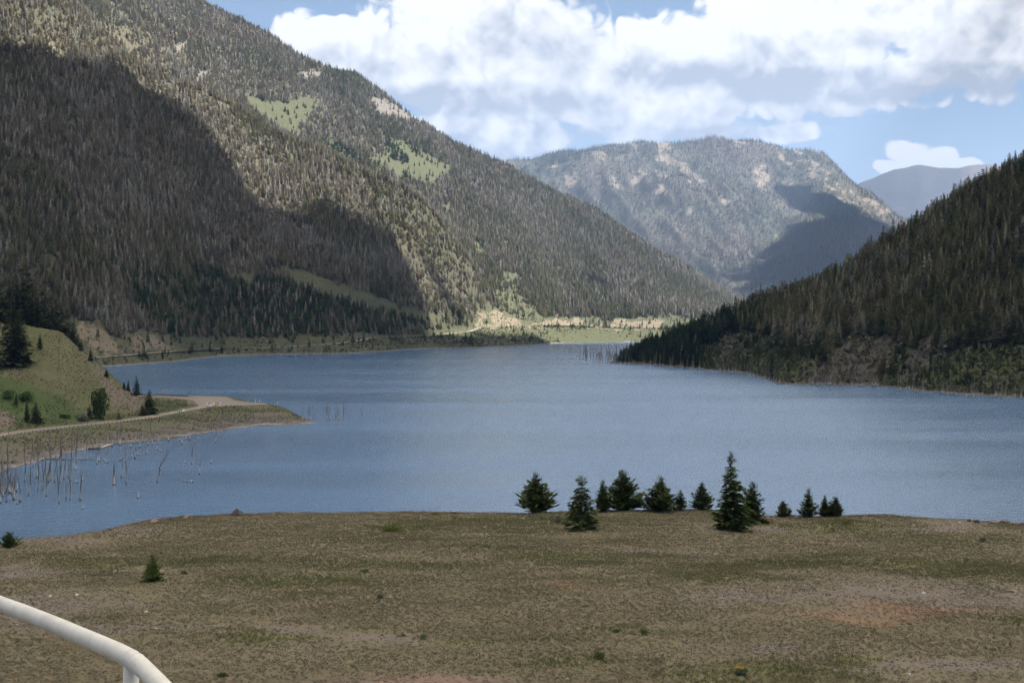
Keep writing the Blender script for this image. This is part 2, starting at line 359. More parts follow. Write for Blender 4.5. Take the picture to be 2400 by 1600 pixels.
# polygons read off the photograph (surface cover)
MEADOWS = [[(560,212),(600,232),(640,240),(735,228),(742,245),(720,285),(690,314),(640,292),(585,250)],
           [(905,335),(944,329),(992,356),(1052,390),(1048,412),(995,430),(944,424),(920,415),(905,392),(866,386),(850,374),(900,366)],
           [(645,622),(680,630),(720,640),(800,672),(900,702),(1000,737),(1060,756),(1010,752),(950,732),(860,708),(780,688),(720,672),(690,655)],
           [(540,632),(600,646),(606,662),(550,650)],
           [(1120,735),(1160,705),(1180,640),(1210,640),(1215,690),(1260,735),(1330,745),(1400,740),(1460,748),(1560,735),(1640,745),(1640,830),(1120,830)],
           [(740,324),(800,340),(850,380),(800,372)],[(1120,560),(1135,575),(1130,600),(1112,590)],[(1040,480),(1056,484),(1050,510),(1036,500)]]
GULLY = [[(1120,758),(1250,759),(1335,759),(1440,763),(1560,764),(1560,770),(1440,770),(1330,766),(1250,767),(1150,768)],[(180,753),(224,756),(268,791),(304,827),(219,838),(186,799)],[(316,778),(360,788),(405,803),(424,819),(316,826),(302,802)],[(468,806),(512,808),(512,818),(466,818)],
         [(1150,726),(1215,752),(1245,763),(1190,768),(1150,750)],[(1275,750),(1330,748),(1362,745),(1362,761),(1275,763)],[(1432,752),(1560,752),(1560,766),(1432,768)],[(1118,728),(1138,728),(1132,768),(1118,770)]]
SCREE = [[(405,124),(412,108),(448,88),(440,104),(418,122)],[(452,186),(470,166),(486,160),(480,182),(462,196)],[(862,230),(905,238),(945,258),(1004,290),(985,294),(930,276),(880,262)],
         [(700,172),(750,165),(748,180),(712,186)],[(1350,470),(1375,478),(1370,486)],
         [(560,100),(575,105),(570,115)]]
SPARSE = [[(0,60),(60,20),(230,40),(400,170),(420,260),(330,255),(210,205),(100,165)],[(520,190),(760,230),(860,300),(1060,400),(1000,440),(860,390),(700,320)],[(210,0),(340,0),(460,150),(400,165),(300,90)]]
def polymask(polys, soft=True, wrp=1.0):
    ring = [(0, 0)]+[(math.cos(t)*r_*1.3, math.sin(t)*r_) for r_, n_ in ((3.5, 5), (7, 7)) for t in np.arange(n_)*6.283/n_]
    def f(x, y, V=None):
        x = np.asarray(x, float); y = np.asarray(y, float)
        xx = x+wrp*(34*fbm(x/16, y/16, 1, 4)+8*fbm(x/3, y/3, 4, 2)); yy = y+wrp*(20*fbm(x/16+5, y/16, 2, 4)+6*fbm(x/3, y/3+9, 3, 2)); r = np.zeros(len(x))
        for p in polys:
            if soft: r = np.maximum(r, sum(pip(p, xx+dx, yy+dy).astype(float) for dx, dy in ring)/len(ring))
            else: r = np.maximum(r, pip(p, xx, yy).astype(float))
        return r
    return f
FOREST_LINE = [(-400,752),(180,750),(224,757),(265,792),(300,782),(340,776),(430,792),(600,792),(740,787),(850,781),(940,788),(1030,776),(1108,764),(1120,728),(1200,738),
               (1260,748),(1330,746),(1385,746),(1390,770),(1436,770),(1440,748),(1600,746),(1900,752)]
def below_forest(x, y): return y > np.interp(x, [a for a, _ in FOREST_LINE], [b for _, b in FOREST_LINE])
def a_grass(x, y, V):
    r = polymask(MEADOWS, True, 0.55)(x, y); r = np.maximum(r, polymask([MEADOWS[2], MEADOWS[3]], True, 0.2)(x, y)); r = np.maximum(r, np.where(below_forest(x, y) & (V[:, 2] > 1.5), 0.62, 0))
    return r
def a_rock(x, y, V): return np.maximum(polymask(SCREE)(x, y), np.where((V[:, 2] > -1) & (V[:, 2] < 1.5), 1.0, 0))
mountain = patch('mountain', HA, ZAB, -400, 1900, 5, [2, 3, 8, 2, 100, 100, 8, 4], M_mtn, {'grass': a_grass, 'rock': a_rock,
    'soil': lambda x, y, V: np.maximum(polymask(GULLY)(x, y)*np.where(x < 600, 0.62, 1.0), 0.26*polymask(SPARSE)(x, y)*(1-polymask(MEADOWS)(x, y)))-0.8*polymask(MEADOWS[:2])(x, y)})

R_SCREE = [[(1979,793),(2042,786),(2119,803),(2085,850),(2055,875),(2030,899),(1830,903),(1864,882),(1933,839)],[(1690,800),(1745,775),(1740,800),(1700,850),(1680,850)],[(2150,800),(2200,790),(2180,850),(2130,900),(2110,890)]]
R_BRUSH = [[(1640,815),(1700,785),(1770,780),(1850,810),(1945,820),(1880,880),(1830,905),(1640,880)],[(2090,830),(2120,805),(2200,835),(2290,815),(2420,800),(2700,800),(2700,990),(2060,930)]]
hill = patch('hill', HR, ZR, 1400, 3000, 4, [2, 3, 50, 80, 6, 4, 2], M_hill, {'grass': lambda x, y, V: 0.62*polymask(R_BRUSH)(x, y),
    'rock': lambda x, y, V: np.maximum(polymask(R_SCREE)(x, y), np.where((V[:, 2] > -1) & (V[:, 2] < 1.3), 1.0, 0)), 'soil': lambda x, y, V: 0*x})
C_CLIFF = [[(1385,352),(1425,350),(1415,375),(1378,425),(1370,425),(1385,390)],[(1445,372),(1490,355),(1480,368),(1450,382)],[(1480,398),(1525,385),(1515,425),(1455,445)],
           [(1570,350),(1590,365),(1570,420),(1545,470),(1530,460),(1560,400)],[(1650,380),(1660,384),(1650,430),(1636,470),(1640,430)],[(1290,385),(1310,388),(1285,410)],
           [(1320,400),(1350,400),(1350,440),(1330,450)],[(1575,530),(1600,535),(1585,565),(1562,572)],[(1600,490),(1630,480),(1625,500),(1605,508)],[(1690,465),(1740,450),(1725,475),(1680,490)],
           [(1810,425),(1840,408),(1880,440),(1850,440)],[(1855,375),(1890,370),(1950,400),(2000,440),(2090,500),(2060,515),(1990,470),(1920,430),(1880,410)],[(1820,550),(1860,525),(1850,545),(1820,560)],
           [(1735,520),(1745,520),(1730,590),(1710,620),(1718,590)],[(1760,400),(1800,380),(1800,430),(1770,440)]]
def c_rock(x, y, V):
    r = polymask(C_CLIFF)(x, y)*0.68; up = np.clip((560-y)/260, 0, 1)
    st = fbm(V[:, 0]/55+V[:, 1]/300, V[:, 1]/300, 2, 4); s2 = fbm(V[:, 0]/420, V[:, 1]/700, 5, 3)
    return np.maximum(r*(0.55+1.6*np.clip(st+0.15, 0, 0.4)), np.where(V[:, 1] > 6560, np.clip((st+0.35*s2-0.02)*4.2, 0, 0.9)*up, 0))
farm = patch('far_mountain', HC, ZCD, 1000, 2500, 5, [2, 60, 60, 30, 4, 4, 2], M_far, {'grass': lambda x, y, V: 0*x, 'rock': c_rock, 'soil': lambda x, y, V: 0*x})
peak = patch('distant_peak', HE, HE.z, 1800, 2900, 8, [12, 16, 6, 3], M_peak, {'grass': lambda x, y, V: 0*x, 'rock': lambda x, y, V: np.where(x > 2255, 0.5, 0.2)+0*x, 'soil': lambda x, y, V: 0*x})

K_GREEN = [[(-200,880),(0,880),(80,905),(160,930),(200,985),(100,1000),(0,1010),(-200,1030)],[(285,1016),(330,1012),(375,1024),(360,1034),(290,1034)],[(345,945),(460,955),(410,968),(345,972)],[(565,985),(585,980),(592,994),(570,996)],[(550,925),(585,938),(560,942),(545,938)]]
K_SOIL = [[(145,782),(179,812),(217,850),(255,880),(306,912),(342,934),(335,960),(270,965),(245,905),(200,850),(150,800)],[(-200,950),(0,958),(50,985),(40,1004),(-200,1030)],
          [(470,926),(545,926),(560,945),(640,944),(640,950),(560,952)],[(340,924),(470,924),(540,940),(520,950),(470,952),(430,940),(340,936)]]
def k_rock(x, y, V):
    D, _ = HK.nodes(x); bank = (V[:, 1] > D[1]-5) & (V[:, 1] < D[3]+1)
    low = np.clip((D[3]-V[:, 1])/np.maximum(D[3]-D[1], 1), 0, 1); return np.where(bank, 0.25+0.55*low, 0)+np.where((V[:, 2] > -1) & (V[:, 2] < 0.8), 0.6, 0)
knoll = patch('knoll', HK, ZK, -500, 748, 3, [2, 2, 22, 8, 14, 16, 16, 12, 14, 4, 2], M_knoll, {'grass': lambda x, y, V: 0.8*polymask(K_GREEN)(x, y), 'rock': k_rock, 'soil': lambda x, y, V: 0.8*polymask(K_SOIL)(x, y)})

# foreground bench
def blob(px, py, rx, ry_, V):
    """soft patch on the bench centred where the photo shows it; rx, ry_ in metres"""
    c = gpt(px, py); rx = rx*1.3; ry_ = ry_*1.9; V = V+np.stack([fbm(V[:, 0]/5, V[:, 1]/5, 1, 4)*5, fbm(V[:, 0]/5+4, V[:, 1]/5, 2, 4)*6, 0*V[:, 0]], 1); return np.exp(-(((V[:, 0]-c[0])/rx)**2+((V[:, 1]-c[1])/ry_)**2)*1.2)
GB_GREEN = [(1880,1325,6,2.4),(2220,1325,9,2.6),(2380,1340,6,2),(1300,1305,6,2.4),(1370,1350,2.6,1.5),(900,1325,6,2.0),(840,1480,3.0,.9),(1130,1505,3,1),(1900,1590,2.5,1.2),(1740,1575,4.5,2),(1650,1350,5,1.4),
            (930,1235,3,3),(600,1500,3,1.2),(250,1320,4,2),(420,1320,7,2),(1450,1480,3,.9),(2380,1455,2.2,.8),(1350,1545,3,1),(700,1360,6,2),(2000,1235,7,2.4),(1150,1215,9,3),(2050,1550,2,.5)]
GB_GRAV = [(2150,1390,13,5),(2380,1400,6,4),(1700,1400,6,2.5),(1750,1240,5,1.6),(2190,1240,8,2.2),(100,1420,6,5),(200,1470,6,2.6),(60,1340,6,3),(870,1500,3.4,1.5),(1800,1530,4,1.7),(2300,1560,6,1.6),(320,1330,3,1.2),
           (400,1480,3,.9),(650,1480,2.6,1),(1500,1290,5,1.4),(120,1265,5,3),(320,1245,5,2.5),(2250,1225,7,2.2),(1000,1590,6,1.4),(1200,1255,5,1)]
GB_RED = [(2150,1430,4.2,1.6),(1040,1585,4,.8),(1330,1372,1.6,.6),(2000,1442,4.5,1.2)]
def gmask(lst):
    def f(x, y, V):
        r = np.zeros(len(V))
        for a in lst: r = np.maximum(r, blob(*a, V))
        return r
    return f
M_gr, n, b = mat('bench_ground', (0.2, 0.17, 0.11), 0.95, 0, 0.1)
pos = n.new('ShaderNodeNewGeometry').outputs['Position']
f1 = n.noise(pos, 0.09, 6, 0.62); f2 = n.noise(pos, 2.6, 6, 0.7); f3 = n.noise(pos, 0.5, 5, 0.65); f4 = n.noise(pos, 9, 3, 0.6)
c = n.mix(n.ramp(f1, 0.35, 0.65), (0.135, 0.114, 0.073), (0.155, 0.132, 0.088)); c = n.mix(n.ramp(f3, 0.45, 0.7, 0, 0.6), c, (0.115, 0.11, 0.055))
wob = n.math('MULTIPLY', n.math('SUBTRACT', f3, 0.5), 1.1)
gv = n.ramp(n.math('ADD', n.attr('gravel'), wob), 0.35, 0.95, 0, 0.7)
gc = n.mix(n.ramp(f4, 0.4, 0.62), (0.12, 0.10, 0.09), (0.18, 0.155, 0.14)); gc = n.mix(n.ramp(f2, 0.62, 0.7), gc, (0.19, 0.105, 0.08))
c = n.mix(gv, c, gc)
c = n.mix(n.ramp(n.math('ADD', n.attr('green'), wob), 0.4, 0.9, 0, 0.6), c, (0.112, 0.118, 0.048)); c = n.mix(n.ramp(n.math('ADD', n.attr('red'), wob), 0.4, 0.9, 0, 0.4), c, (0.25, 0.15, 0.1))
c = n.mix(n.ramp(f2, 0.35, 0.7, 0.15, 0.0), c, (0.1, 0.08, 0.05)); n.put(b.inputs['Base Color'], c)
bp = n.new('ShaderNodeBump'); bp.inputs['Strength'].default_value = 0.8; bp.inputs['Distance'].default_value = 0.12; n.put(bp.inputs['Height'], n.math('ADD', f2, n.math('MULTIPLY', f4, 0.4))); n.put(b.inputs['Normal'], bp.outputs[0])
pxs = np.concatenate([np.linspace(-4000, -220, 30), np.arange(-200, 2620, 9), np.linspace(2640, 7000, 34)]).astype(float)
ed = edge_d(pxs); us = np.concatenate([np.linspace(2, 60, 14)[:-1], np.linspace(60, 0, 1)*0])
rowsd = [np.full_like(pxs, d) for d in np.linspace(3, 62, 18)]
for j in range(150): rowsd.append(62+(ed-62)*(j+1)/150)
for e in (0.3, 0.6, 1.2, 2, 4, 8, 15, 30, 62): rowsd.append(ed+e)
DD = np.stack(rowsd, 0); PX = np.broadcast_to(pxs, DD.shape); ZZ = ZG(PX, DD)
V = np.stack([(PX-PXC)/F*DD, DD, ZZ], -1).reshape(-1, 3); me = mesh_np('ground', V, grid_faces(*DD.shape))
GREENF, GRAVF, REDF = gmask(GB_GREEN), gmask(GB_GRAV), gmask(GB_RED)
edge_r = np.clip(1-np.abs(V[:, 1]-edge_d(PXC+V[:, 0]/V[:, 1]*F))/3.0, 0, 1)*0.9
add_attr(me, 'green', GREENF(0, 0, V)); add_attr(me, 'gravel', np.maximum(GRAVF(0, 0, V), edge_r)); add_attr(me, 'red', REDF(0, 0, V))
tag(link('ground', me, M_gr), kind='structure')
# ground behind and under the viewpoint
bm = bmesh.new()
vs = [bm.verts.new(p) for p in ((-60, -120, 53.28), (60, -120, 53.28), (60, 3.0, 53.28), (-60, 3.0, 53.28))]; bm.faces.new(vs)
bmesh.ops.subdivide_edges(bm, edges=bm.edges[:], cuts=20, use_grid_fill=True)
me = bpy.data.meshes.new('terrace'); bm.to_mesh(me); bm.free(); tag(link('terrace', me, speck('terrace_gravel', (0.22, 0.2, 0.17), (0.3, 0.27, 0.24), 3)), kind='structure')

# water
M_w, n, b = mat('lake_water', (0.074, 0.138, 0.24), 0.12, 0, 0.5); b.inputs['IOR'].default_value = 1.333
pos = n.new('ShaderNodeNewGeometry').outputs['Position']
stp = n.vmath('MULTIPLY', pos, (0.8, 1.0, 1.0))
w1 = n.noise(stp, 0.9, 3, 0.6); w2 = n.noise(stp, 0.3, 2, 0.5); big = n.noise(n.vmath('MULTIPLY', pos, (0.25, 1.0, 1.0)), 0.008, 4, 0.6)
hgt = n.math('ADD', w1, n.math('MULTIPLY', w2, 1.9))
bp = n.new('ShaderNodeBump'); bp.inputs['Distance'].default_value = 0.17; n.put(bp.inputs['Strength'], n.ramp(big, 0.3, 0.7, 0.6, 1.0)); n.put(bp.inputs['Height'], hgt); n.put(b.inputs['Normal'], bp.outputs[0])
n.put(b.inputs['Roughness'], n.ramp(big, 0.3, 0.7, 0.16, 0.26))
V = np.array([(-9000, -500, 0), (9000, -500, 0), (9000, 5300, 0), (-9000, 5300, 0)]); me = mesh_np('lake', V, np.array([[0, 1, 2, 3]])); tag(link('lake', me, M_w), kind='structure')
V = np.array([(-40000, -30000, -12), (40000, -30000, -12), (40000, 40000, -12), (-40000, 40000, -12)]); me = mesh_np('valley_floor', V, np.array([[0, 1, 2, 3]])); tag(link('valley_floor', me, M_far), kind='structure')

# ------------------------------------------------------------------ conifers
def kites(R, T, Sd, wmid, up=None):
    """R root, T tip (n,3), Sd side unit (n,3), wmid width at 60 percent"""
    n_ = len(R); Mx = R+(T-R)*0.55; a = Mx+Sd*wmid[:, None]; b_ = Mx-Sd*wmid[:, None]
    V = np.stack([R, a, T, b_], 1).reshape(-1, 3); i = np.arange(n_)*4
    return V, np.stack([i, i+1, i+2, i+3], 1)
def merge(parts):
    Vs, Fs, o = [], [], 0
    for V, Fc in parts: Vs.append(V); Fs.append(np.asarray(Fc)+o); o += len(V)
    return np.concatenate(Vs), np.concatenate(Fs)
def tube(pts, rad, ns=6):
    pts = np.asarray(pts, float); V = []
    for i, p in enumerate(pts):
        t = pts[min(i+1, len(pts)-1)]-pts[max(i-1, 0)]; t = t/np.linalg.norm(t)
        a = np.cross(t, (0, 1, 0) if abs(t[1]) < 0.9 else (1, 0, 0)); a /= np.linalg.norm(a); c_ = np.cross(t, a)
        for k in range(ns):
            w_ = 2*math.pi*k/ns; V.append(p+rad[i]*(math.cos(w_)*a+math.sin(w_)*c_))
    Fc = []
    for i in range(len(pts)-1):
        for k in range(ns): Fc.append((i*ns+k, i*ns+(k+1) % ns, (i+1)*ns+(k+1) % ns, (i+1)*ns+k))
    V.append(pts[0]); V.append(pts[-1]); a0, a1 = len(V)-2, len(V)-1; e = (len(pts)-1)*ns
    for k in range(0, ns): Fc.append((a0, (k+1) % ns, k, k)); Fc.append((a1, e+k, e+(k+1) % ns, e+(k+1) % ns))
    return np.array(V), np.array(Fc)
def fixtri(Fc):
    """split quads with doubled corner into triangles"""
    Fc = np.asarray(Fc); d = Fc[:, 2] == Fc[:, 3]; return [Fc[~d], Fc[d][:, :3]] if d.any() else Fc
def far_crown(seed, R=0.17, nw=12, nb=7, base=0.1, pine=False, sparse=0.0):
    r = np.random.default_rng(seed); Rt, Tp, Sd, Wd = [], [], [], []; ph = r.uniform(0, 6); lop = r.uniform(0.75, 1.25, 8)
    for i in range(nw):
        t = base+(1-base)*(i/nw)**0.95; rr = R*((1-t)**(0.62 if pine else 0.85))*r.uniform(0.8, 1.15)+0.004
        for k in range(nb):
            if r.random() < sparse: continue
            a = ph+i*2.4+k*2*math.pi/nb+r.uniform(-.3, .3); q = rr*r.uniform(0.65, 1.2)*lop[int(a*8/6.283) % 8]
            root = (0, 0, t+0.03+r.uniform(-.01, .01)); tip = (q*math.cos(a), q*math.sin(a), t+(0.02 if pine else -0.035)*r.uniform(0.3, 1.5))
            for s_ in ((-math.sin(a), math.cos(a), 0), (0, 0, 1)):
                Rt.append(root); Tp.append(tip); Sd.append(s_); Wd.append((q*0.42+0.006)*(1 if s_[2] == 0 else 0.5))
    Rt.append((0, 0, 0.86)); Tp.append((0.004, 0, 1.0)); Sd.append((1, 0, 0)); Wd.append(0.014)
    Rt.append((0, 0, 0.86)); Tp.append((0.004, 0, 1.0)); Sd.append((0, 1, 0)); Wd.append(0.014)
    return kites(np.array(Rt), np.array(Tp), np.array(Sd), np.array(Wd))
def trunk_unit(rb=0.012, h=0.9, ns=5): return tube([(0, 0, -0.04), (0, 0, h*0.5), (0.003, 0, h)], [rb*1.2, rb*0.7, rb*0.2], ns)

def leafy(name, getcol):
    m = bpy.data.materials.new(name); m.use_nodes = True; t = m.node_tree; t.nodes.clear(); n = NB(t); c = getcol(n)
    d = n.new('ShaderNodeBsdfDiffuse'); tr = n.new('ShaderNodeBsdfTranslucent'); mx = n.new('ShaderNodeMixShader'); o = n.new('ShaderNodeOutputMaterial'); mx.inputs[0].default_value = 0.38
    n.put(d.inputs[0], c); n.put(tr.inputs[0], c); t.links.new(d.outputs[0], mx.inputs[1]); t.links.new(tr.outputs[0], mx.inputs[2]); t.links.new(mx.outputs[0], o.inputs[0]); return m
def _c1(n):
    tn = n.attr('tint', 'INSTANCER', 'Color'); tc = n.new('ShaderNodeTexCoord').outputs['Object']
    return n.mix(n.noise(tc, 9, 2, 0.6), n.vmath('MULTIPLY', tn, (1.25,)*3), n.vmath('MULTIPLY', tn, (0.7, 0.7, 0.75)))
def _c2(n):
    oc = n.new('ShaderNodeObjectInfo').outputs['Color']; tc = n.new('ShaderNodeTexCoord').outputs['Object']
    return n.mix(n.ramp(n.noise(tc, 7, 3, 0.6), 0.3, 0.7), n.vmath('MULTIPLY', oc, (1.25,)*3), n.vmath('MULTIPLY', oc, (0.65, 0.65, 0.65)))
M_fi = leafy('forest_foliage', _c1); M_fo = leafy('tree_foliage', _c2)
M_bark = speck('bark', (0.12, 0.09, 0.07), (0.06, 0.045, 0.035), 6)

SRC = bpy.data.collections.new("scatter_sources")            # sources live outside the scene
def src(name, V, Fc, m):
    me = mesh_np(name, V, fixtri(Fc), smooth=False); me.materials.append(m); o = bpy.data.objects.new(name, me); SRCC.objects.link(o); return o
def scatter(name, pts, var, scl, rot, tint, coll, m=None):
    me = bpy.data.meshes.new(name); me.vertices.add(len(pts)); me.vertices.foreach_set('co', np.asarray(pts, np.float32).ravel())
    a = me.attributes.new('var', 'INT', 'POINT'); a.data.foreach_set('value', np.asarray(var, np.int32))
    a = me.attributes.new('scl', 'FLOAT_VECTOR', 'POINT'); a.data.foreach_set('vector', np.asarray(scl, np.float32).ravel())
    a = me.attributes.new('rot', 'FLOAT_VECTOR', 'POINT'); a.data.foreach_set('vector', np.asarray(rot, np.float32).ravel())
    a = me.attributes.new('tint', 'FLOAT_COLOR', 'POINT'); t4 = np.ones((len(pts), 4), np.float32); t4[:, :3] = tint; a.data.foreach_set('color', t4.ravel())
    o = bpy.data.objects.new(name, me); COL.objects.link(o)
    ng = bpy.data.node_groups.new(name, 'GeometryNodeTree'); ng.interface.new_socket('Geometry', in_out='INPUT', socket_type='NodeSocketGeometry')
    ng.interface.new_socket('Geometry', in_out='OUTPUT', socket_type='NodeSocketGeometry')
    N = ng.nodes; L = ng.links; gi_ = N.new('NodeGroupInput'); go_ = N.new('NodeGroupOutput'); ci = N.new('GeometryNodeCollectionInfo')
    ci.inputs['Collection'].default_value = coll; ci.inputs['Separate Children'].default_value = True; ci.inputs['Reset Children'].default_value = True
    ip = N.new('GeometryNodeInstanceOnPoints'); ip.inputs['Pick Instance'].default_value = True
    def na(nm, t):
        x = N.new('GeometryNodeInputNamedAttribute'); x.data_type = t; x.inputs['Name'].default_value = nm; return x.outputs[0]
    L.new(gi_.outputs[0], ip.inputs['Points']); L.new(ci.outputs[0], ip.inputs['Instance']); L.new(na('var', 'INT'), ip.inputs['Instance Index'])
    L.new(na('rot', 'FLOAT_VECTOR'), ip.inputs['Rotation']); L.new(na('scl', 'FLOAT_VECTOR'), ip.inputs['Scale']); L.new(ip.outputs[0], go_.inputs[0])
    md = o.modifiers.new('scatter', 'NODES'); md.node_group = ng; return o

SRCC = bpy.data.collections.new("conifer_sources")
FAR_MESH = []
def far_tree(i, V, Fc, trunk=True, rb=0.012):
    V2, F2 = merge([(V, Fc), trunk_unit(rb)]) if trunk else (V, Fc)
    src("s%02d" % i, V2, F2, M_fi)
kinds = [far_crown(10, 0.21, 13, 8), far_crown(11, 0.185, 14, 7), far_crown(12, 0.23, 12, 8), far_crown(13, 0.21, 11, 8, 0.15, True), far_crown(14, 0.18, 14, 7, 0.1), far_crown(15, 0.24, 10, 8, 0.12, True)]
for i, (V, Fc) in enumerate(kinds): far_tree(i, V, Fc)
dead = [far_crown(20, 0.17, 14, 6, 0.12, False, 0.3), far_crown(21, 0.19, 13, 6, 0.15, False, 0.35)]
for i, (V, Fc) in enumerate(dead): far_tree(6+i, V, Fc, True, 0.02)
low = [far_crown(30, 0.2, 6, 5), far_crown(31, 0.17, 6, 5), far_crown(32, 0.22, 5, 5)]
for i, (V, Fc) in enumerate(low): far_tree(8+i, V, Fc, False)

FP, FV, FS, FR, FT = [], [], [], [], []                       # everything scattered as forest
def jit(x0, x1, y0, y1, sp):
    gx, gy = np.meshgrid(np.arange(x0, x1, sp), np.arange(y0, y1, sp)); gx = gx.ravel()+rng.uniform(-.48, .48, gx.size)*sp; gy = gy.ravel()+rng.uniform(-.48, .48, gy.size)*sp
    return gx, gy
def horizon_table(fn, px0, px1, d0, d1):
    p = np.arange(px0, px1, 6.0); dd = np.arange(d0, d1, 10.0); PP, Dd = np.meshgrid(p, dd); zz = fn(PP, Dd); q = PYH+(CH-zz)/Dd*F
    return p, dd, np.minimum.accumulate(q, 0)
def vis(tab, px, d, py, margin=25):
    p, dd, q = tab; i = np.clip(((px-p[0])/6).astype(int), 0, len(p)-1); j = np.clip(((d-dd[0])/10).astype(int)-1, 0, len(dd)-1)
    return py < q[j, i]+margin
def tints(n_, dg, X, Y, wl, seed):
    """dg: fraction of grey-brown trees; returns colours and a dead flag"""
    f = fbm(X/wl, Y/wl, seed, 4)+0.5+rng.normal(0, 0.13, n_)
    g = np.array([0.058, 0.068, 0.036]); ol = np.array([0.112, 0.102, 0.058]); br = np.array([0.140, 0.115, 0.086]); gy = np.array([0.185, 0.170, 0.162])
    t = np.clip(f, 0, 1)[:, None]; c = g*(1-t)+ol*t
    u = rng.random(n_); f2 = fbm(X/wl*1.7+9, Y/wl*1.7, seed+2, 3)+0.5; isb = u < dg*0.9*(0.3+1.4*f2); isd = (u > 1-dg*0.55*(f2*2.4-0.55))
    c = np.where(isb[:, None], br*rng.uniform(0.7, 1.15, n_)[:, None], c); c = np.where(isd[:, None], gy*rng.uniform(0.75, 1.15, n_)[:, None], c)
    return c*rng.uniform(0.82, 1.2, n_)[:, None], isd
def push(X, Y, Z, h, wdt, c, isd, lowp=False):
    n_ = len(X); FP.append(np.stack([X, Y, Z-0.3], 1)); FS.append(np.stack([h*wdt, h*wdt, h], 1))
    v = rng.integers(8, 11, n_) if lowp else np.where(isd, rng.integers(6, 8, n_), rng.integers(0, 6, n_)); FV.append(v)
    FR.append(np.stack([rng.normal(0, .03, n_), rng.normal(0, .03, n_), rng.uniform(0, 6.28, n_)], 1)); FT.append(c)

# mountain forest
tab = horizon_table(ZAB, -400, 1900, 1500, 5200)
X, Y = jit(-1600, 850, 1500, 5000, 5.2); px = PXC+X/Y*F
k = (px > -260) & (px < 1850) & (Y > np.interp(px, [r[0] for r in A_SH], [r[1] for r in A_SH])+14); X, Y, px = X[k], Y[k], px[k]
Z = ZAB(px, Y); py = PYH+(CH-Z)/Y*F; k = (py > -60) & vis(tab, px, Y, py-18*F/Y, 22) & (Y < np.interp(px, [a for a, _ in A_RD], [b_ for _, b_ in A_RD])+60)
X, Y, px, Z, py = X[k], Y[k], px[k], Z[k], py[k]
dens = np.full(len(X), 0.93); dn = fbm(X/90, Y/90, 4, 4)
dens = dens*np.clip(1.08+dn*1.1, 0.45, 1)
sp = polymask(SPARSE, False)(px, py); dens = np.where(sp > 0, dens*0.78*np.clip(1+dn*2, 0.35, 1.2), dens)
mw = polymask(MEADOWS[:2]+MEADOWS[5:], False, 0.55)(px, py); dens = np.where(mw > 0, np.where(dn > 0.02, 0.5, 0.05), dens)
mw2 = np.maximum(polymask([MEADOWS[2], MEADOWS[3]], False, 0.2)(px, py), polymask([MEADOWS[2], MEADOWS[3]], False, 0.2)(px, py-12)); dens = np.where(mw2 > 0, 0.06, dens)
mw3 = polymask([MEADOWS[4]], False)(px, py); dens = np.where(mw3 > 0, np.where(below_forest(px, py), 0.03, 0.2), dens)
dens = np.where(polymask(SCREE, False)(px, py) > 0, 0.08, dens); gl = polymask(GULLY, False)(px, py); dens = np.where(gl > 0, 0.03, dens)
bf = below_forest(px, py); dens = np.where(bf & (gl == 0), np.where(dn > 0.06, 0.11, 0.02), dens)
rd = np.interp(px, [r[0] for r in A_SH], [r[3] for r in A_SH]); dens = np.where(np.abs(Y-rd-1) < 11, 0, dens)
k = rng.random(len(X)) < dens; X, Y, px, Z, py, bf = X[k], Y[k], px[k], Z[k], py[k], bf[k]
h = np.clip(rng.normal(13.8, 3.4, len(X)), 6, 26)*np.where(bf, rng.uniform(0.3, 0.85, len(X)), 1)*np.interp(Z, [0, 60, 500, 900], [1.15, 1.05, 0.9, 0.7])
c, isd = tints(len(X), np.interp(px, [0, 400, 700, 1100, 1500], [0.75, 0.75, 0.6, 0.55, 0.5]), X, Y, 210, 3)
band = pip([(620,470),(760,560),(1000,600),(1150,700),(1060,700),(860,640),(600,560)], px, py); bb = band & (rng.random(len(X)) < 0.5)
c = np.where(bb[:, None], np.array([0.185, 0.165, 0.16])*rng.uniform(0.7, 1.1, len(X))[:, None], c); isd = isd | bb
redz = pip([(380,90),(470,60),(520,50),(640,90),(600,105),(470,90),(400,112)], px, py) & (rng.random(len(X)) < 0.22); c = np.where(redz[:, None], np.array([0.12, 0.068, 0.052]), c)
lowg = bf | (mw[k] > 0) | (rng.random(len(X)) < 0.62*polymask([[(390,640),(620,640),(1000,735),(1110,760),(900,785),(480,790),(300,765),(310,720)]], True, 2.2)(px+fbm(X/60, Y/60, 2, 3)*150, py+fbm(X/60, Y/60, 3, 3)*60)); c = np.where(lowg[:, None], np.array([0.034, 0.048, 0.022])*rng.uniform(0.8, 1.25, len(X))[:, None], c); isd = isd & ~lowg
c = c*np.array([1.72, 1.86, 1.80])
MT = dict(X=X, Y=Y, Z=Z, h=h, w=rng.uniform(0.85, 1.25, len(X)), c=c, d=isd, px=px, py=py, hill=np.zeros(len(X), int))

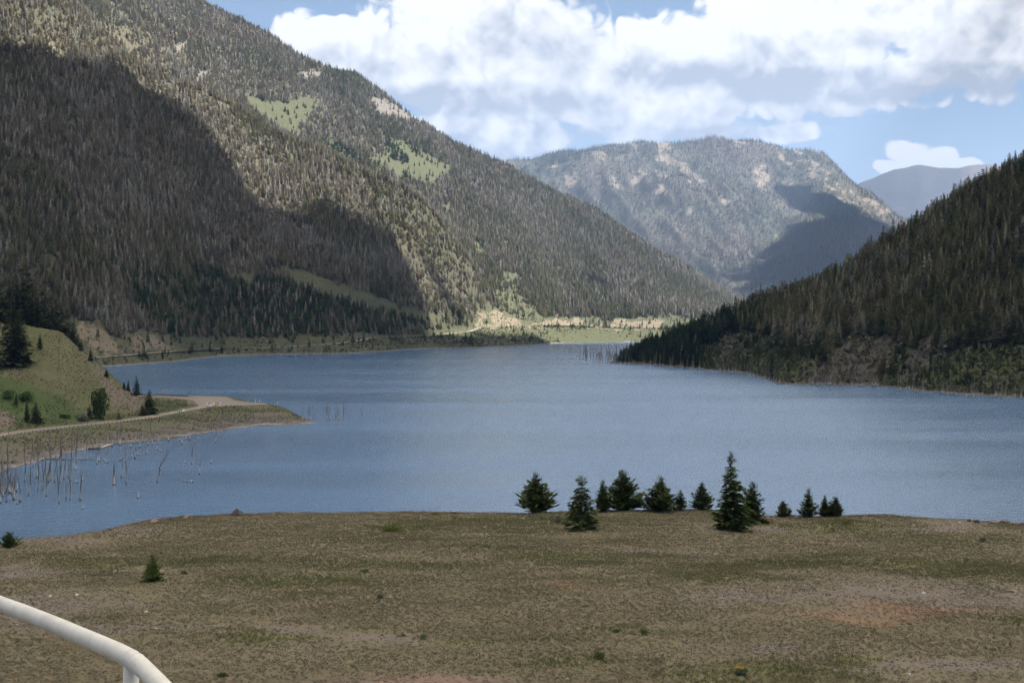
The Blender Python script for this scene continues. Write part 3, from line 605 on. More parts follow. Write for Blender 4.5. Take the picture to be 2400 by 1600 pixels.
# right hill forest
tab = horizon_table(ZR, 1400, 2700, 900, 2300)
X, Y = jit(60, 800, 950, 2150, 5.7); px = PXC+X/Y*F; dsh = 203115/(np.interp(px, [a for a, _ in R_SH], [b_ for _, b_ in R_SH])-742)
k = (px > 1436) & (px < 2640) & (Y > dsh+6); X, Y, px, dsh = X[k], Y[k], px[k], dsh[k]; Z = ZR(px, Y); py = PYH+(CH-Z)/Y*F
k = vis(tab, px, Y, py-24*F/Y, 35) & (Z > 0.8) & (Y < np.interp(px, [a for a, _ in R_RD], [b_ for _, b_ in R_RD])+50); X, Y, px, Z, py, dsh = X[k], Y[k], px[k], Z[k], py[k], dsh[k]
br = polymask(R_BRUSH, False)(px, py) > 0; sc = polymask(R_SCREE, False)(px, py) > 0
dens = np.where(sc, 0.05, np.where(br, np.clip(0.8+fbm(X/25, Y/25, 2, 3)*2.5, 0.15, 1), 0.97)); k = rng.random(len(X)) < dens; X, Y, px, Z, py, br, sc, dsh = [a[k] for a in (X, Y, px, Z, py, br, sc, dsh)]
h = np.clip(rng.normal(18.5, 4.2, len(X)), 9, 31)*np.where(br | sc, rng.uniform(0.16, 0.42, len(X)), 1)*np.interp(px, [1440, 1500, 1700], [0.62, 0.7, 1.0])*np.clip((Y-dsh)/45+0.45, 0.45, 1)
c, isd = tints(len(X), 0.38, X, Y, 150, 5); c = c*np.array([1.5, 1.66, 1.38]); gl_ = px < 1720+rng.normal(0, 60, len(X)); c = np.where((br | gl_)[:, None], np.array([0.032, 0.05, 0.02])*rng.uniform(0.75, 1.3, len(X))[:, None], c*0.82); isd = isd & ~br
RT = dict(X=X, Y=Y, Z=Z, h=h, w=rng.uniform(0.9, 1.25, len(X)), c=c, d=isd & (rng.random(len(X)) < 0.2), px=px, py=py, hill=np.ones(len(X), int))

# far mountain forest (small in the picture)
tab = horizon_table(ZCD, 1000, 2500, 5000, 8600)
X, Y = jit(-400, 2400, 5100, 8150, 13.5); px = PXC+X/Y*F; k = (px > 1150) & (px < 2240); X, Y, px = X[k], Y[k], px[k]; Z = ZCD(px, Y); py = PYH+(CH-Z)/Y*F
k = vis(tab, px, Y, py-18*F/Y, 6); X, Y, px, Z, py = X[k], Y[k], px[k], Z[k], py[k]
rk = c_rock(px, py, np.stack([X, Y, Z], 1)); rk = np.where(polymask(C_CLIFF, False)(px, py) > 0, np.maximum(rk, 0.5), rk); isD = HD.z(px, Y) > Z-1
dens = np.where(isD, 0.95, np.clip(1.05-rk*1.2, 0.08, 0.95)*np.clip(0.9+fbm(X/260, Y/260, 6, 4)*2.2, 0.2, 1)); k = rng.random(len(X)) < dens; X, Y, px, Z = X[k], Y[k], px[k], Z[k]
c, isd = tints(len(X), 0.25, X, Y, 400, 1); push(X, Y, Z, rng.uniform(13, 24, len(X)), rng.uniform(1.0, 1.5, len(X)), c*0.9, isd, True)

# the largest conifers of both slopes become things of their own
ALL = {k_: np.concatenate([MT[k_], RT[k_]]) for k_ in MT}
size = ALL['h']/ALL['Y']; inn = (ALL['px'] > 5) & (ALL['px'] < 2395) & (ALL['py'] > 20) & ~((ALL['px'] < 260) & (ALL['hill'] == 0)) & ~ALL['d']
size = np.where(inn, size, 0)
NBIG = 215; top = np.argsort(-size)[:NBIG]; rest = np.ones(len(size), bool); rest[top] = False
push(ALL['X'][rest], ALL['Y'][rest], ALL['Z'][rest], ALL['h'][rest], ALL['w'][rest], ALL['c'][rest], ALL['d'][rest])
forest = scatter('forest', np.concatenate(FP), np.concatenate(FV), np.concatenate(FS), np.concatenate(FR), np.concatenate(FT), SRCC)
tag(forest, 'dense conifer forest covering the mountain, the hill and the far ridge', 'forest', kind='stuff')
print('forest instances', sum(len(a) for a in FP))

# medium detail tree prototypes for individual trees on the slopes
def near_crown(seed, R=0.2, nw=26, nb=8, base=0.05, pine=False, ns=6, droop=0.25, gaps=0.0, power=0.85, fat=1.0):
    r = np.random.default_rng(seed); Rt, Tp, Sd, Wd = [], [], [], []; lop = r.uniform(0.6, 1.28, 7)
    for i in range(nw):
        t = base+(0.97-base)*(i/(nw-1))**0.92; env = R*((1-t)**power)*(min(1, 0.85+(t-base)*3) if pine else 1)
        for k in range(nb):
            if r.random() < gaps: continue
            a = i*2.39+k*6.283/nb+r.uniform(-.35, .35); q = env*r.uniform(0.55, 1.18)*lop[int((a % 6.283)*7/6.2832) % 7]+0.008
            ca, sa = math.cos(a), math.sin(a); rise = (0.26 if pine else -droop)*q*r.uniform(0.4, 1.3)
            if t > 0.8: rise = abs(q)*0.9
            for j in range(ns):
                s0 = (j+0.2)/ns; l = q*(0.30+0.1*r.random())*fat; side = r.choice((-1, 1)); an = a+side*r.uniform(0.15, 0.95)
                b0 = np.array((ca*q*s0, sa*q*s0, t+rise*s0*(s0 if pine else 1)))
                tip = b0+np.array((math.cos(an)*l, math.sin(an)*l, (l*r.uniform(0.0, 0.8) if pine else l*r.uniform(-0.45, 0.12))))
                sd = np.array((-math.sin(an), math.cos(an), r.uniform(-.7, .7))); sd /= np.linalg.norm(sd)
                Rt.append(b0); Tp.append(tip); Sd.append(sd); Wd.append(l*r.uniform(0.18, 0.32))
    return kites(np.array(Rt), np.array(Tp), np.array(Sd), np.array(Wd))
def make_tree(name, crown, tr, loc, h, wd, col, rz, label=None, cat='tree', group=None, lean=(0, 0)):
    e = empty(name, loc, rz); e.rotation_euler = (lean[0], lean[1], rz); tag(e, label, cat, group)
    for nm, me in (('trunk', tr), ('crown', crown)):
        o = bpy.data.objects.new(nm, me); COL.objects.link(o); o.parent = e; o.scale = (h*wd, h*wd, h); o.color = (*col, 1)
    return e
def crown_mesh(nm, *a, **k):
    V, Fc = near_crown(*a, **k); me = mesh_np(nm, V, Fc, smooth=False); me.materials.append(M_fo); return me
tm = mesh_np('trunk', *[(lambda t: (t[0], fixtri(t[1])))(trunk_unit(0.016, 0.97, 8))][0]); tm.materials.append(M_bark)
MID = [crown_mesh('crown', 40+i, 0.16+0.02*(i % 3), 38, 10, 0.05, i % 4 == 3, 5, 0.3, fat=1.5) for i in range(5)]
for j, i in enumerate(top):
    right = ALL['hill'][i] == 1; px_, z_ = ALL['px'][i], ALL['Z'][i]
    if right:
        yy_ = ALL['py'][i]; zone = 'at the right frame edge' if px_ > 2290 else ('right of the bare slump' if px_ > 2150 else ('above the bare slump' if px_ > 1950 else 'left of the bare slump')); zone += ', low on the slope' if yy_ > 830 else (', halfway up' if yy_ > 700 else ', high up')
        cc = ALL['c'][i]; look = ('short ' if ALL['h'][i] < 22 else ('very tall ' if ALL['h'][i] > 29 else '')) + ('brownish' if cc[0] > cc[1]*0.97 else ('dark green' if cc[0] < cc[1]*0.84 else 'olive green'))
        lab = look+' conifer on the right hill '+zone; gp = look+' conifers on the right hillside '+zone
    else:
        lab = 'small dark conifer on the far left shore below the mountain'; gp = 'conifers along the far left shore'
    make_tree('conifer', MID[j % 5], tm, (ALL['X'][i], ALL['Y'][i], ALL['Z'][i]-0.3), ALL['h'][i], ALL['w'][i]*1.02, ALL['c'][i]*0.8, rng.uniform(0, 6.28), lab, 'conifer', gp)

# trees on and round the knoll (photo column, base row, top row, kind)
GREENC = (0.046, 0.058, 0.028)
def ktree(px_, pb, pt, label, wd=1.0, col=GREENC, name='conifer', k_=0, d=None, group=None):
    if d is None: d, z = hit(ZK, px_, pb, 560, 1100)
    else: z = float(ZK(px_, d))
    hh = max(zp(pt, d)-z, 2.0)*1.13
    make_tree(name, MID[k_ % 5], tm, ((px_-PXC)/F*d, d, z-0.2), hh, wd, col, random.uniform(0, 6), label, 'conifer', group)
ktree(26, 872, 706, 'tallest dark fir on the grassy knoll slope, standing in front of its crest', 1.25, k_=0, d=835)
ktree(46, 868, 735, 'broad dark fir overlapping the tallest fir on the knoll slope', 1.3, k_=1, d=840)
ktree(94, 833, 783, 'thin lone fir with a bare trunk on the open knoll slope', 1.15, (0.045, 0.055, 0.028), k_=3, d=868)
kr = [(-8,765,640,1.1),(20,765,655,1.1),(38,768,662,1.15),(62,772,628,1.05),(80,778,680,1.2),(104,790,675,1.15),(124,797,700,1.2),(142,803,722,1.15),(160,812,735,1.1),(173,816,752,1.1)]
nm = ['dark fir on the knoll crest cut by the left frame edge', 'short dark fir on the knoll crest beside the left frame edge', 'dark fir on the knoll crest left of the crest\'s tallest one', 'tallest dark fir on the knoll crest', 'dark fir just right of the tallest one on the knoll crest',
      'broad dark fir in the middle of the crest group', 'dark fir on the knoll crest right of the broad one', 'dark fir third from the right end of the crest group', 'dark fir second from the right end of the crest group', 'rightmost fir of the knoll crest group, at the head of the road cut']
for (a, pb, pt, wd), l in zip(kr, nm): ktree(a, pb, pt, l, wd, d=925+random.uniform(-6, 22), k_=int(a), group='firs along the knoll crest')
for a, pb, pt, l, wd, k_ in [(190,822,795,'small fir on the knoll shoulder above the tan cut slope',1.1,0),(212,846,816,'small fir low on the knoll shoulder beside the water',1.15,1),(249,884,864,'small fir peeking over the knoll edge against the lake',1.3,2),
      (290,912,893,'bushy fir left of the pair where the knoll meets the road',1.5,3),(301,915,891,'slim fir second of the pair beside the knoll edge',1.1,1),(320,926,883,'pointed fir standing at the end of the knoll behind the road bend',1.25,0),
      (350,972,916,'large dark fir on the grass inside the road bend',1.35,2),(334,974,946,'round low fir leaning against the large fir inside the road bend',1.9,5),(62,990,938,'fir with a thin crown beside the road left of its bushier twin',0.9,3),
      (84,992,945,'bushy dark fir beside the road below the knoll',1.5,2),(38,950,920,'thin grey young fir in the green hollow of the knoll',1.0,3),(210,982,948,'small dark fir hugging the left side of the tall green tree',1.3,1),
      (278,984,965,'low dark fir beside the road right of the tall green tree',1.7,4)]:
    ktree(a, pb, pt, l, wd, k_=k_)
# broadleaf tree and bushes
def leaf_ball(seed, n_=1400, lobes=9, flat=0.8, ls=0.045):
    r = np.random.default_rng(seed); cs = r.normal(0, 0.2, (lobes, 3))*np.array([1, 1, 0.9])+np.array([0, 0, 0.45]); cs[:3, 2] = 0.2; rad = r.uniform(0.2, 0.34, lobes)
    k = r.integers(0, lobes, n_); v = r.normal(0, 1, (n_, 3)); v /= np.linalg.norm(v, axis=1)[:, None]; P_ = cs[k]+v*rad[k][:, None]*r.uniform(0.75, 1.08, n_)[:, None]*np.array([1, 1, flat])
    P_[:, 2] = np.maximum(P_[:, 2], 0.02); t = r.normal(0, 1, (n_, 3))+v*0.6; t /= np.linalg.norm(t, axis=1)[:, None]; s_ = np.cross(t, r.normal(0, 1, (n_, 3))); s_ /= np.linalg.norm(s_, axis=1)[:, None]
    return kites(P_-t*ls, P_+t*ls, s_, np.full(n_, ls*0.55)*r.uniform(.6, 1.3, n_))
BUSH = []
for i in range(4):
    V, Fc = leaf_ball(70+i, 1500+500*i, 14); me = mesh_np('foliage', V, Fc, smooth=False); me.materials.append(M_fo); BUSH.append(me)
sm = mesh_np('stem', *[(lambda t: (t[0], fixtri(t[1])))(merge([tube([(0, 0, -0.05), (0.02*math.cos(k), 0.02*math.sin(k), 0.2), (0.2*math.cos(k), 0.2*math.sin(k), 0.55)], [0.02, 0.015, 0.006], 5) for k in (0.3, 1.9, 3.2, 4.8)]))][0]); sm.materials.append(M_bark)
def bush(loc, wd, hh, col, label, cat='bush', name='bush', k_=0, group=None):
    e = empty(name, loc, random.uniform(0, 6)); tag(e, label, cat, group)
    for nm_, me in (('stem', sm), ('foliage', BUSH[k_ % 4])):
        o = bpy.data.objects.new(nm_, me); COL.objects.link(o); o.parent = e; o.scale = (wd, wd, hh); o.color = (*col, 1)
    return e
def kbush(a, pb, wpx, hpx, col, label, k_=0, **kw):
    d, z = hit(ZK, a, pb, 560, 1000); bush(((a-PXC)/F*d, d, z-0.1), wpx/F*d*0.9, hpx/F*d*1.05, col, label, k_=k_, **kw)
kbush(232, 983, 42, 80, (0.05, 0.08, 0.03), 'tall green broadleaf tree beside the road below the knoll', 2, cat='tree', name='broadleaf_tree')
kbush(194, 987, 30, 20, (0.17, 0.19, 0.14), 'pale round willow bush beside the road', 3)
kbush(60, 940, 40, 26, (0.06, 0.11, 0.035), 'green bush in the hollow left of the knoll', 1)
kbush(20, 935, 34, 22, (0.06, 0.11, 0.035), 'green bush at the left frame edge in the knoll hollow', 0)
kbush(150, 980, 26, 12, (0.06, 0.10, 0.03), 'low green bush on the grass left of the willow bush', 2)

# ------------------------------------------------------------------ foreground trees
def ftree(px_, pb, pt, wpx, seed, label, pine=False, col=(0.045, 0.058, 0.02), gaps=0.0, name='conifer', power=0.85, lean=0.0, droop=0.25, dens=1.0):
    x, d, z = gpt(px_, pb); hh = (pb-pt)/F*d; R = wpx/(pb-pt)*0.5/0.90
    cm = crown_mesh('crown', seed, R, int(28*dens), 11, 0.03, pine, 9, droop, gaps+0.03, power, fat=1.4)
    make_tree(name, cm, tm, (x, d, z-0.05), hh, 1.0, col, random.uniform(0, 6), label, 'conifer', None, (0, lean))
PC = (0.08, 0.104, 0.036)
ftree(1255, 1201, 1101, 76, 101, 'young pine with upswept branches, leftmost of the row on the grass edge', True, PC, 0.12, 'pine_tree', 1.0)
ftree(1363, 1240, 1112, 76, 102, 'feathery young spruce standing forward of the row beside the grey sagebrush', False, (0.088, 0.108, 0.042), 0.12, 'spruce_tree', 0.72)
ftree(1413, 1199, 1121, 44, 103, 'slim young pine touching the left side of the broad round-topped pine', True, (0.078, 0.1, 0.038), 0.08, 'pine_tree', 0.85)
ftree(1460, 1197, 1099, 74, 104, 'broad round-topped pine in the middle of the grass-edge row', True, PC, 0.05, 'pine_tree', 0.78)
ftree(1549, 1197, 1111, 78, 105, 'wide-skirted dark pine beside the very small pine of the row', True, PC, 0.05, 'pine_tree', 1.1)
ftree(1595, 1196, 1144, 30, 106, 'very small thin pine right of the wide-skirted one', True, PC, 0.2, 'pine_tree')
ftree(1645, 1195, 1127, 50, 107, 'small even pine just left of the big spruce', True, (0.08, 0.104, 0.042), 0.08, 'pine_tree')
ftree(1713, 1239, 1053, 88, 108, 'tallest foreground tree, a big dark spruce on the grass', False, (0.072, 0.094, 0.034), 0.1, 'spruce_tree', 0.78, dens=1.25)
ftree(1765, 1226, 1126, 58, 109, 'rounded pine with a bare lower trunk behind the big spruce', True, PC, 0.1, 'pine_tree', 0.7)
ftree(1835, 1210, 1170, 33, 110, 'tiny pine alone on the grass edge right of the big spruce', True, (0.095, 0.108, 0.056), 0.12, 'pine_tree')
ftree(1895, 1211, 1140, 42, 111, 'tall pine of the rightmost foreground cluster', True, PC, 0.1, 'pine_tree')
ftree(1934, 1210, 1157, 30, 112, 'middle pine of the rightmost foreground cluster', True, PC, 0.05, 'pine_tree')
ftree(1960, 1209, 1163, 40, 113, 'rounded low pine ending the rightmost foreground cluster', True, (0.078, 0.094, 0.036), 0.05, 'pine_tree', 0.75)
ftree(358, 1361, 1291, 50, 114, 'small bright green spruce alone on the grass at left', False, (0.075, 0.115, 0.028), 0.1, 'spruce_tree', 0.8, dens=0.7)
ftree(22, 1281, 1246, 38, 115, 'squat juniper seedling at the left frame edge', True, (0.07, 0.1, 0.03), 0.2, 'juniper', 0.5, dens=0.6)
ftree(2303-30, 1222, 1212, 9, 116, 'tiny pine seedling on the rocky rim at far right', True, PC, 0.1, 'pine_tree', dens=0.5)
def gbush(a, pb, wpx, hpx, col, label, k_=0, name='bush', cat='bush'):
    x, d, z = gpt(a, pb); return bush((x, d, z-0.05), wpx/F*d*0.9, hpx/F*d, col, label, cat, name, k_)
SG = (0.13, 0.15, 0.10)
gbush(1309, 1225, 26, 17, SG, 'round grey sagebrush left of the feathery spruce', 0, 'sagebrush')
gbush(1790, 1227, 34, 14, (0.05, 0.07, 0.025), 'low spreading juniper at the foot of the big spruce', 1, 'juniper')
gbush(1984, 1230, 28, 14, (0.12, 0.13, 0.05), 'yellow-green bush below the rightmost pine cluster', 2)
gbush(2303, 1269, 17, 14, SG, 'small sagebrush alone near the right frame edge', 3, 'sagebrush')
gbush(917, 1245, 48, 18, (0.11, 0.13, 0.035), 'broad yellow-green bush near the far grass edge left of the trees', 1)
gbush(855, 1340, 20, 10, (0.10, 0.13, 0.06), 'low grey-green bush in the mid grass', 2)
gbush(992, 1497, 22, 15, SG, 'small blue-grey sagebrush in the near grass beside gravel', 0, 'sagebrush')
gbush(1404, 1544, 26, 22, (0.11, 0.14, 0.06), 'rounded sagebrush with yellow tips in the near grass', 3, 'sagebrush')
gbush(945, 1490, 16, 8, (0.07, 0.11, 0.02), 'bright green tuft left of the blue-grey sagebrush', 1)
gbush(1444, 1482, 18, 12, (0.06, 0.09, 0.03), 'dark green herb clump in the near right grass', 2)
gbush(1508, 1487, 20, 14, (0.07, 0.10, 0.03), 'thin green herb clump right of the dark green one', 0)
gbush(2328, 1522, 20, 7, (0.08, 0.13, 0.02), 'flat bright green plant near the right frame edge', 1)
gbush(890, 1402, 14, 14, (0.09, 0.11, 0.06), 'small upright grey-green plant in the mid grass', 3)
gbush(1018, 1206, 24, 8, (0.1, 0.13, 0.03), 'green plant on the rim left of the foreground trees', 0)
gbush(520, 1585, 26, 14, (0.07, 0.11, 0.04), 'green herb clump in the near grass right of the handrail', 2)
gbush(432, 1345, 16, 12, (0.09, 0.12, 0.07), 'grey-green herb beside the small bright spruce', 1)
fb_ = gbush(1736, 1580, 40, 22, (0.10, 0.14, 0.08), 'blue-grey flowering bush with orange blooms at the bottom right', 3, 'flowering_bush', 'plant')
V, Fc = [], []
r = np.random.default_rng(5); n_ = 90; P_ = np.stack([r.normal(0, .24, n_), r.normal(0, .24, n_), r.uniform(0.86, 1.0, n_)], 1)
V, Fc = kites(P_-np.array([0.03, 0, 0]), P_+np.array([0.03, 0, 0.01]), np.tile([0, 0.3, 0.95], (n_, 1)), np.full(n_, 0.03))
me = mesh_np('blossom', V, Fc); o = link('blossom', me, speck('orange_petals', (0.75, 0.36, 0.02), (0.6, 0.26, 0.02), 9), fb_); o.scale = fb_.children[1].scale

# rocks
M_rock = speck('rock', (0.16, 0.12, 0.10), (0.24, 0.17, 0.13), 3.5, 0.9, bump=0.5); M_rock2 = speck('dark_rock', (0.085, 0.072, 0.066), (0.14, 0.11, 0.095), 3, 0.9, bump=0.5); M_rock3 = speck('red_rock', (0.25, 0.14, 0.10), (0.17, 0.10, 0.08), 3, 0.9, bump=0.5)
def rock_mesh(seed, sub=2, cut=5):
    r = random.Random(seed); bm = bmesh.new(); bmesh.ops.create_icosphere(bm, subdivisions=sub+1, radius=1)
    for _ in range(cut+3):
        nrm = Vector((r.uniform(-1, 1), r.uniform(-1, 1), r.uniform(-.4, 1))).normalized(); dd = r.uniform(0.5, 0.8)
        for v in bm.verts:
            s_ = v.co.dot(nrm)-dd
            if s_ > 0: v.co -= nrm*s_
    for v in bm.verts: v.co *= 1+r.uniform(-.03, .03)
    me = bpy.data.meshes.new('rock'); bm.to_mesh(me); bm.free(); return me
def rock(a, pb, wpx, hpx, label, m, seed):
    x, d, z = gpt(a, pb); me = rock_mesh(seed); o = link('rock', me, m); o.location = (x, d, z+hpx/F*d*0.30); o.scale = (wpx/F*d*0.62, wpx/F*d*0.5, hpx/F*d*0.72); o.rotation_euler = (0, 0, seed); tag(o, label, 'rock'); return o
rock(555, 1207, 26, 18, 'largest dark angular boulder on the rim of the grass bench', M_rock2, 3)
rock(361, 1224, 22, 9, 'flat reddish boulder on the rim, leftmost of the three', M_rock3, 4)
rock(435, 1214, 15, 8, 'small red-brown boulder between the flat one and the largest one', M_rock3, 5)
rock(379, 1297, 9, 9, 'small dark stone above the little bright spruce', M_rock2, 6)
rock(512, 1485, 15, 9, 'brown stone in the near grass right of the handrail', M_rock, 7)
rock(941, 1264, 14, 7, 'small brown stone in the far grass below the broad bush', M_rock3, 8)
rock(796, 1264, 12, 6, 'small brown stone in the far grass left of the broad bush', M_rock, 9)
rock(728, 1505, 12, 6, 'low stone in the near grass left of the gravel patch', M_rock, 10)
rock(105, 1486, 10, 6, 'red stone among the gravel behind the handrail', M_rock3, 11)
rock(2255, 1350+40, 14, 5, 'flat pale stone in the gravel at right', M_rock, 12)
rock(2370, 1386, 26, 6, 'wide flat grey stone near the right frame edge', M_rock, 13)
rock(1690, 1403, 20, 4, 'flat pale stone in the gravel below the big spruce', M_rock, 14)
rock(2047, 1402, 8, 5, 'small dark stone alone in the middle of the right gravel', M_rock2, 15)
for i, (a, pb) in enumerate([(2355, 1224), (2330, 1226), (2395, 1230), (2375, 1227), (2290, 1225)]):
    rock(a, pb, random.uniform(14, 24), random.uniform(6, 11), 'grey block of broken rock in the rubble at the right end of the rim', M_rock if i % 2 else M_rock2, 20+i)['group'] = 'rubble blocks on the right rim'
for i, a in enumerate([970, 985, 1030, 1050, 1066, 2085, 2110, 2140, 2160, 640, 600, 300, 320, 260]):
    rock(a, float(np.interp(a, [q for q, _ in EDGE], [q for _, q in EDGE]))+2.5, random.uniform(8, 15), random.uniform(4, 6), 'small rubble stone on the rim of the grass bench', [M_rock, M_rock2, M_rock3][i % 3], 40+i)['group'] = 'small stones on the rim'

# grass tufts and gravel
M_gi, n, b = mat('grass_blades', (0.2, 0.18, 0.1), 0.8, 0, 0.1); n.put(b.inputs['Base Color'], n.attr('tint', 'INSTANCER', 'Color'))
SRCC = bpy.data.collections.new("grass_sources")
for s_ in range(5):
    r = np.random.default_rng(200+s_); nb = 15; a = r.uniform(0, 6.28, nb); rr = r.uniform(0, 0.32, nb); P0 = np.stack([rr*np.cos(a), rr*np.sin(a), 0*a], 1)
    ln = r.uniform(0.5, 1.0, nb); T_ = P0+np.stack([r.normal(0, .16, nb), r.normal(0, .16, nb), ln], 1); sd = np.stack([np.cos(a+1), np.sin(a+1), 0*a], 1)
    V, Fc = kites(P0, T_, sd, np.full(nb, 0.015)); src("g%d" % s_, V, Fc, M_gi)
n_ = 260000; px = rng.uniform(-60, 2460, n_); d = np.sqrt(rng.uniform(66**2, 160**2, n_)); k = d < edge_d(px)+0.5; px, d = px[k], d[k]; X = (px-PXC)/F*d; Z = ZG(px, d); V = np.stack([X, d, Z], 1)
gg, gr, rr_ = GREENF(0, 0, V), GRAVF(0, 0, V), REDF(0, 0, V); nz = fbm(X/5, d/5, 3, 4); big = fbm(X/16, d/16, 5, 3)
k = rng.random(len(X)) < np.clip(0.9+nz*1.2-gr*0.75, 0.08, 1); X, d, Z, gg, gr, rr_, nz, big, V = [a[k] for a in (X, d, Z, gg, gr, rr_, nz, big, V)]; n_ = len(X)
straw = np.array([0.178, 0.155, 0.10]); brown = np.array([0.158, 0.133, 0.09]); green = np.array([0.138, 0.142, 0.055]); olive = np.array([0.152, 0.142, 0.076])
u = rng.random(n_)[:, None]; c = np.where(u < 0.45, straw, np.where(u < 0.75, brown, olive)); c = c*(1-np.clip(big*2.2+0.1, 0, 0.7)[:, None])+olive*np.clip(big*2.2+0.1, 0, 0.7)[:, None]
gw = np.clip(gg*0.75+nz*1.1-0.1, 0, 0.7)[:, None]; c = c*(1-gw)+green*gw; rw = np.clip(rr_*1.0-0.25, 0, .5)[:, None]; c = c*(1-rw)+np.array([0.27, 0.125, 0.07])*rw
c = c*rng.uniform(0.88, 1.12, n_)[:, None]; hh = rng.uniform(0.07, 0.17, n_)*(1+0.8*gw[:, 0])*(1+(rng.random(n_) < 0.01)*1.0)
gobj = scatter('grass', V-np.array([0, 0, 0.02]), rng.integers(0, 5, n_), np.stack([rng.uniform(.28, .5, n_)]*2+[hh], 1), np.stack([rng.normal(0, .1, n_), rng.normal(0, .1, n_), rng.uniform(0, 6.28, n_)], 1), c, SRCC)
tag(gobj, 'dry brown and yellow-green grass over the foreground bench', 'grass', kind='stuff')
SRCC = bpy.data.collections.new("gravel_sources")
for s_ in range(4):
    me = rock_mesh(300+s_, 0, 3); me.name = 'p%d' % s_; me.materials.append(M_gi); o = bpy.data.objects.new('p%d' % s_, me); SRCC.objects.link(o)
n_ = 90000; px = rng.uniform(-60, 2460, n_); d = np.sqrt(rng.uniform(66**2, 161**2, n_)); ed = edge_d(px); k = d < ed+2.5; px, d, ed = px[k], d[k], ed[k]; X = (px-PXC)/F*d; Z = ZG(px, d); V = np.stack([X, d, Z], 1); gr = np.maximum(GRAVF(0, 0, V), (d > ed-1.2)*0.9)
k = rng.random(len(X)) < np.clip(gr*1.1+fbm(X/4, d/4, 6, 3)*1.6-0.35, 0.025, 1); X, d, Z, V, gr = X[k], d[k], Z[k], V[k], gr[k]; n_ = len(X); s_ = rng.lognormal(-3.1, 0.5, n_); s_ = np.clip(s_, 0.015, 0.2)
u = rng.random(n_)[:, None]; c = np.where(u < 0.5, np.array([0.15, 0.13, 0.115]), np.where(u < 0.75, np.array([0.11, 0.085, 0.07]), np.where(u < 0.975, np.array([0.17, 0.115, 0.09]), np.array([0.45, 0.43, 0.4]))))*rng.uniform(0.7, 1.25, n_)[:, None]
gv = scatter('gravel', V+np.array([0, 0, 0.01]), rng.integers(0, 4, n_), np.stack([s_*rng.uniform(.8, 1.5, n_), s_, s_*rng.uniform(.4, .8, n_)], 1), np.stack([0*s_, 0*s_, rng.uniform(0, 6.28, n_)], 1), c, SRCC)
tag(gv, 'broken grey and reddish rock chips lying in the grass and along the rim', 'gravel', kind='stuff')

# low shrubs on the slopes and banks (countless)
SRCC = bpy.data.collections.new("shrub_sources")
for s_ in range(4):
    V, Fc = leaf_ball(90+s_, 46, 4, 0.8, 0.17); src('u%d' % s_, V, Fc, M_fi)
UP, UC, US = [], [], []
def shrubs(fn, x0, x1, y0, y1, sp, keep, pal, s0, s1):
    X, Y = jit(x0, x1, y0, y1, sp); px = PXC+X/Y*F; Z = fn(px, Y); py = PYH+(CH-Z)/Y*F; k = keep(px, py, X, Y, Z) > rng.random(len(X)); X, Y, Z = X[k], Y[k], Z[k]; n_ = len(X)
    UP.append(np.stack([X, Y, Z-0.05], 1)); pal = np.array(pal); UC.append(pal[rng.integers(0, len(pal), n_)]*rng.uniform(0.7, 1.3, n_)[:, None]); q = rng.uniform(s0, s1, n_); US.append(np.stack([q*1.3, q*1.3, q], 1))
sage = [(0.14, 0.14, 0.085), (0.11, 0.115, 0.06), (0.10, 0.11, 0.05), (0.16, 0.14, 0.10), (0.10, 0.1, 0.06), (0.15, 0.13, 0.115)]
road_d = lambda X, Y: np.min(np.hypot(X[:, None]-RCX[None, ::6, 0], Y[:, None]-RCX[None, ::6, 1]), 1) > 8.5
at5_ = lambda a, b_: ((a-PXC)/F*(50*F/(b_-PYH)), 50*F/(b_-PYH))
RCX = np.array([at5_(*q) for q in ((0, 1020), (50, 1012), (102, 1006), (166, 999), (230, 992.5), (281, 986), (332, 980.5), (370, 974), (408, 967.5), (435, 962), (462, 957), (482, 953), (497, 949.5), (500, 943), (478, 937.5), (434, 932.5), (370, 929))])
RCX = np.concatenate([np.linspace(RCX[i], RCX[i+1], 30) for i in range(len(RCX)-1)])
shrubs(ZK, -330, -60, 560, 1030, 1.5, lambda px, py, X, Y, Z: np.where((Z > 0.7) & (px < 735) & (px > -40) & road_d(X, Y) & ~((px > 440) & (px < 635) & (py < 951)), np.clip(0.55+fbm(X/14, Y/14, 4, 4)*2.6, 0.04, 0.9), 0), sage, 0.3, 0.85)
shrubs(ZR, 60, 640, 950, 2000, 3.4, lambda px, py, X, Y, Z: np.where((Z > 0.7) & ((polymask(R_BRUSH, False)(px, py) > 0) | (polymask(R_SCREE, False)(px, py) > 0)), 0.8, 0), [(0.055, 0.07, 0.025), (0.07, 0.08, 0.03), (0.088, 0.082, 0.068), (0.105, 0.10, 0.088), (0.045, 0.055, 0.02), (0.066, 0.062, 0.046)], 1.0, 3.6)
shrubs(ZAB, -640, 480, 1550, 3700, 6.0, lambda px, py, X, Y, Z: np.where((Z > 1.2) & below_forest(px, py) & (np.abs(Y-np.interp(px, [r[0] for r in A_SH], [r[3] for r in A_SH])-1) > 9), np.clip(0.5+fbm(X/40, Y/40, 5, 4)*2.5, 0.05, 0.85), 0), [(0.07, 0.09, 0.04), (0.10, 0.11, 0.055), (0.13, 0.12, 0.075), (0.06, 0.075, 0.035)], 1.2, 3.6)
n_ = sum(len(a) for a in UP)
ug = scatter('undergrowth', np.concatenate(UP), rng.integers(0, 4, n_), np.concatenate(US), np.stack([np.zeros(n_), np.zeros(n_), rng.uniform(0, 6.28, n_)], 1), np.concatenate(UC), SRCC)
tag(ug, 'low shrubs and sage dotted over the knoll, banks and lower slopes', 'undergrowth', kind='stuff'); print('shrubs', n_)

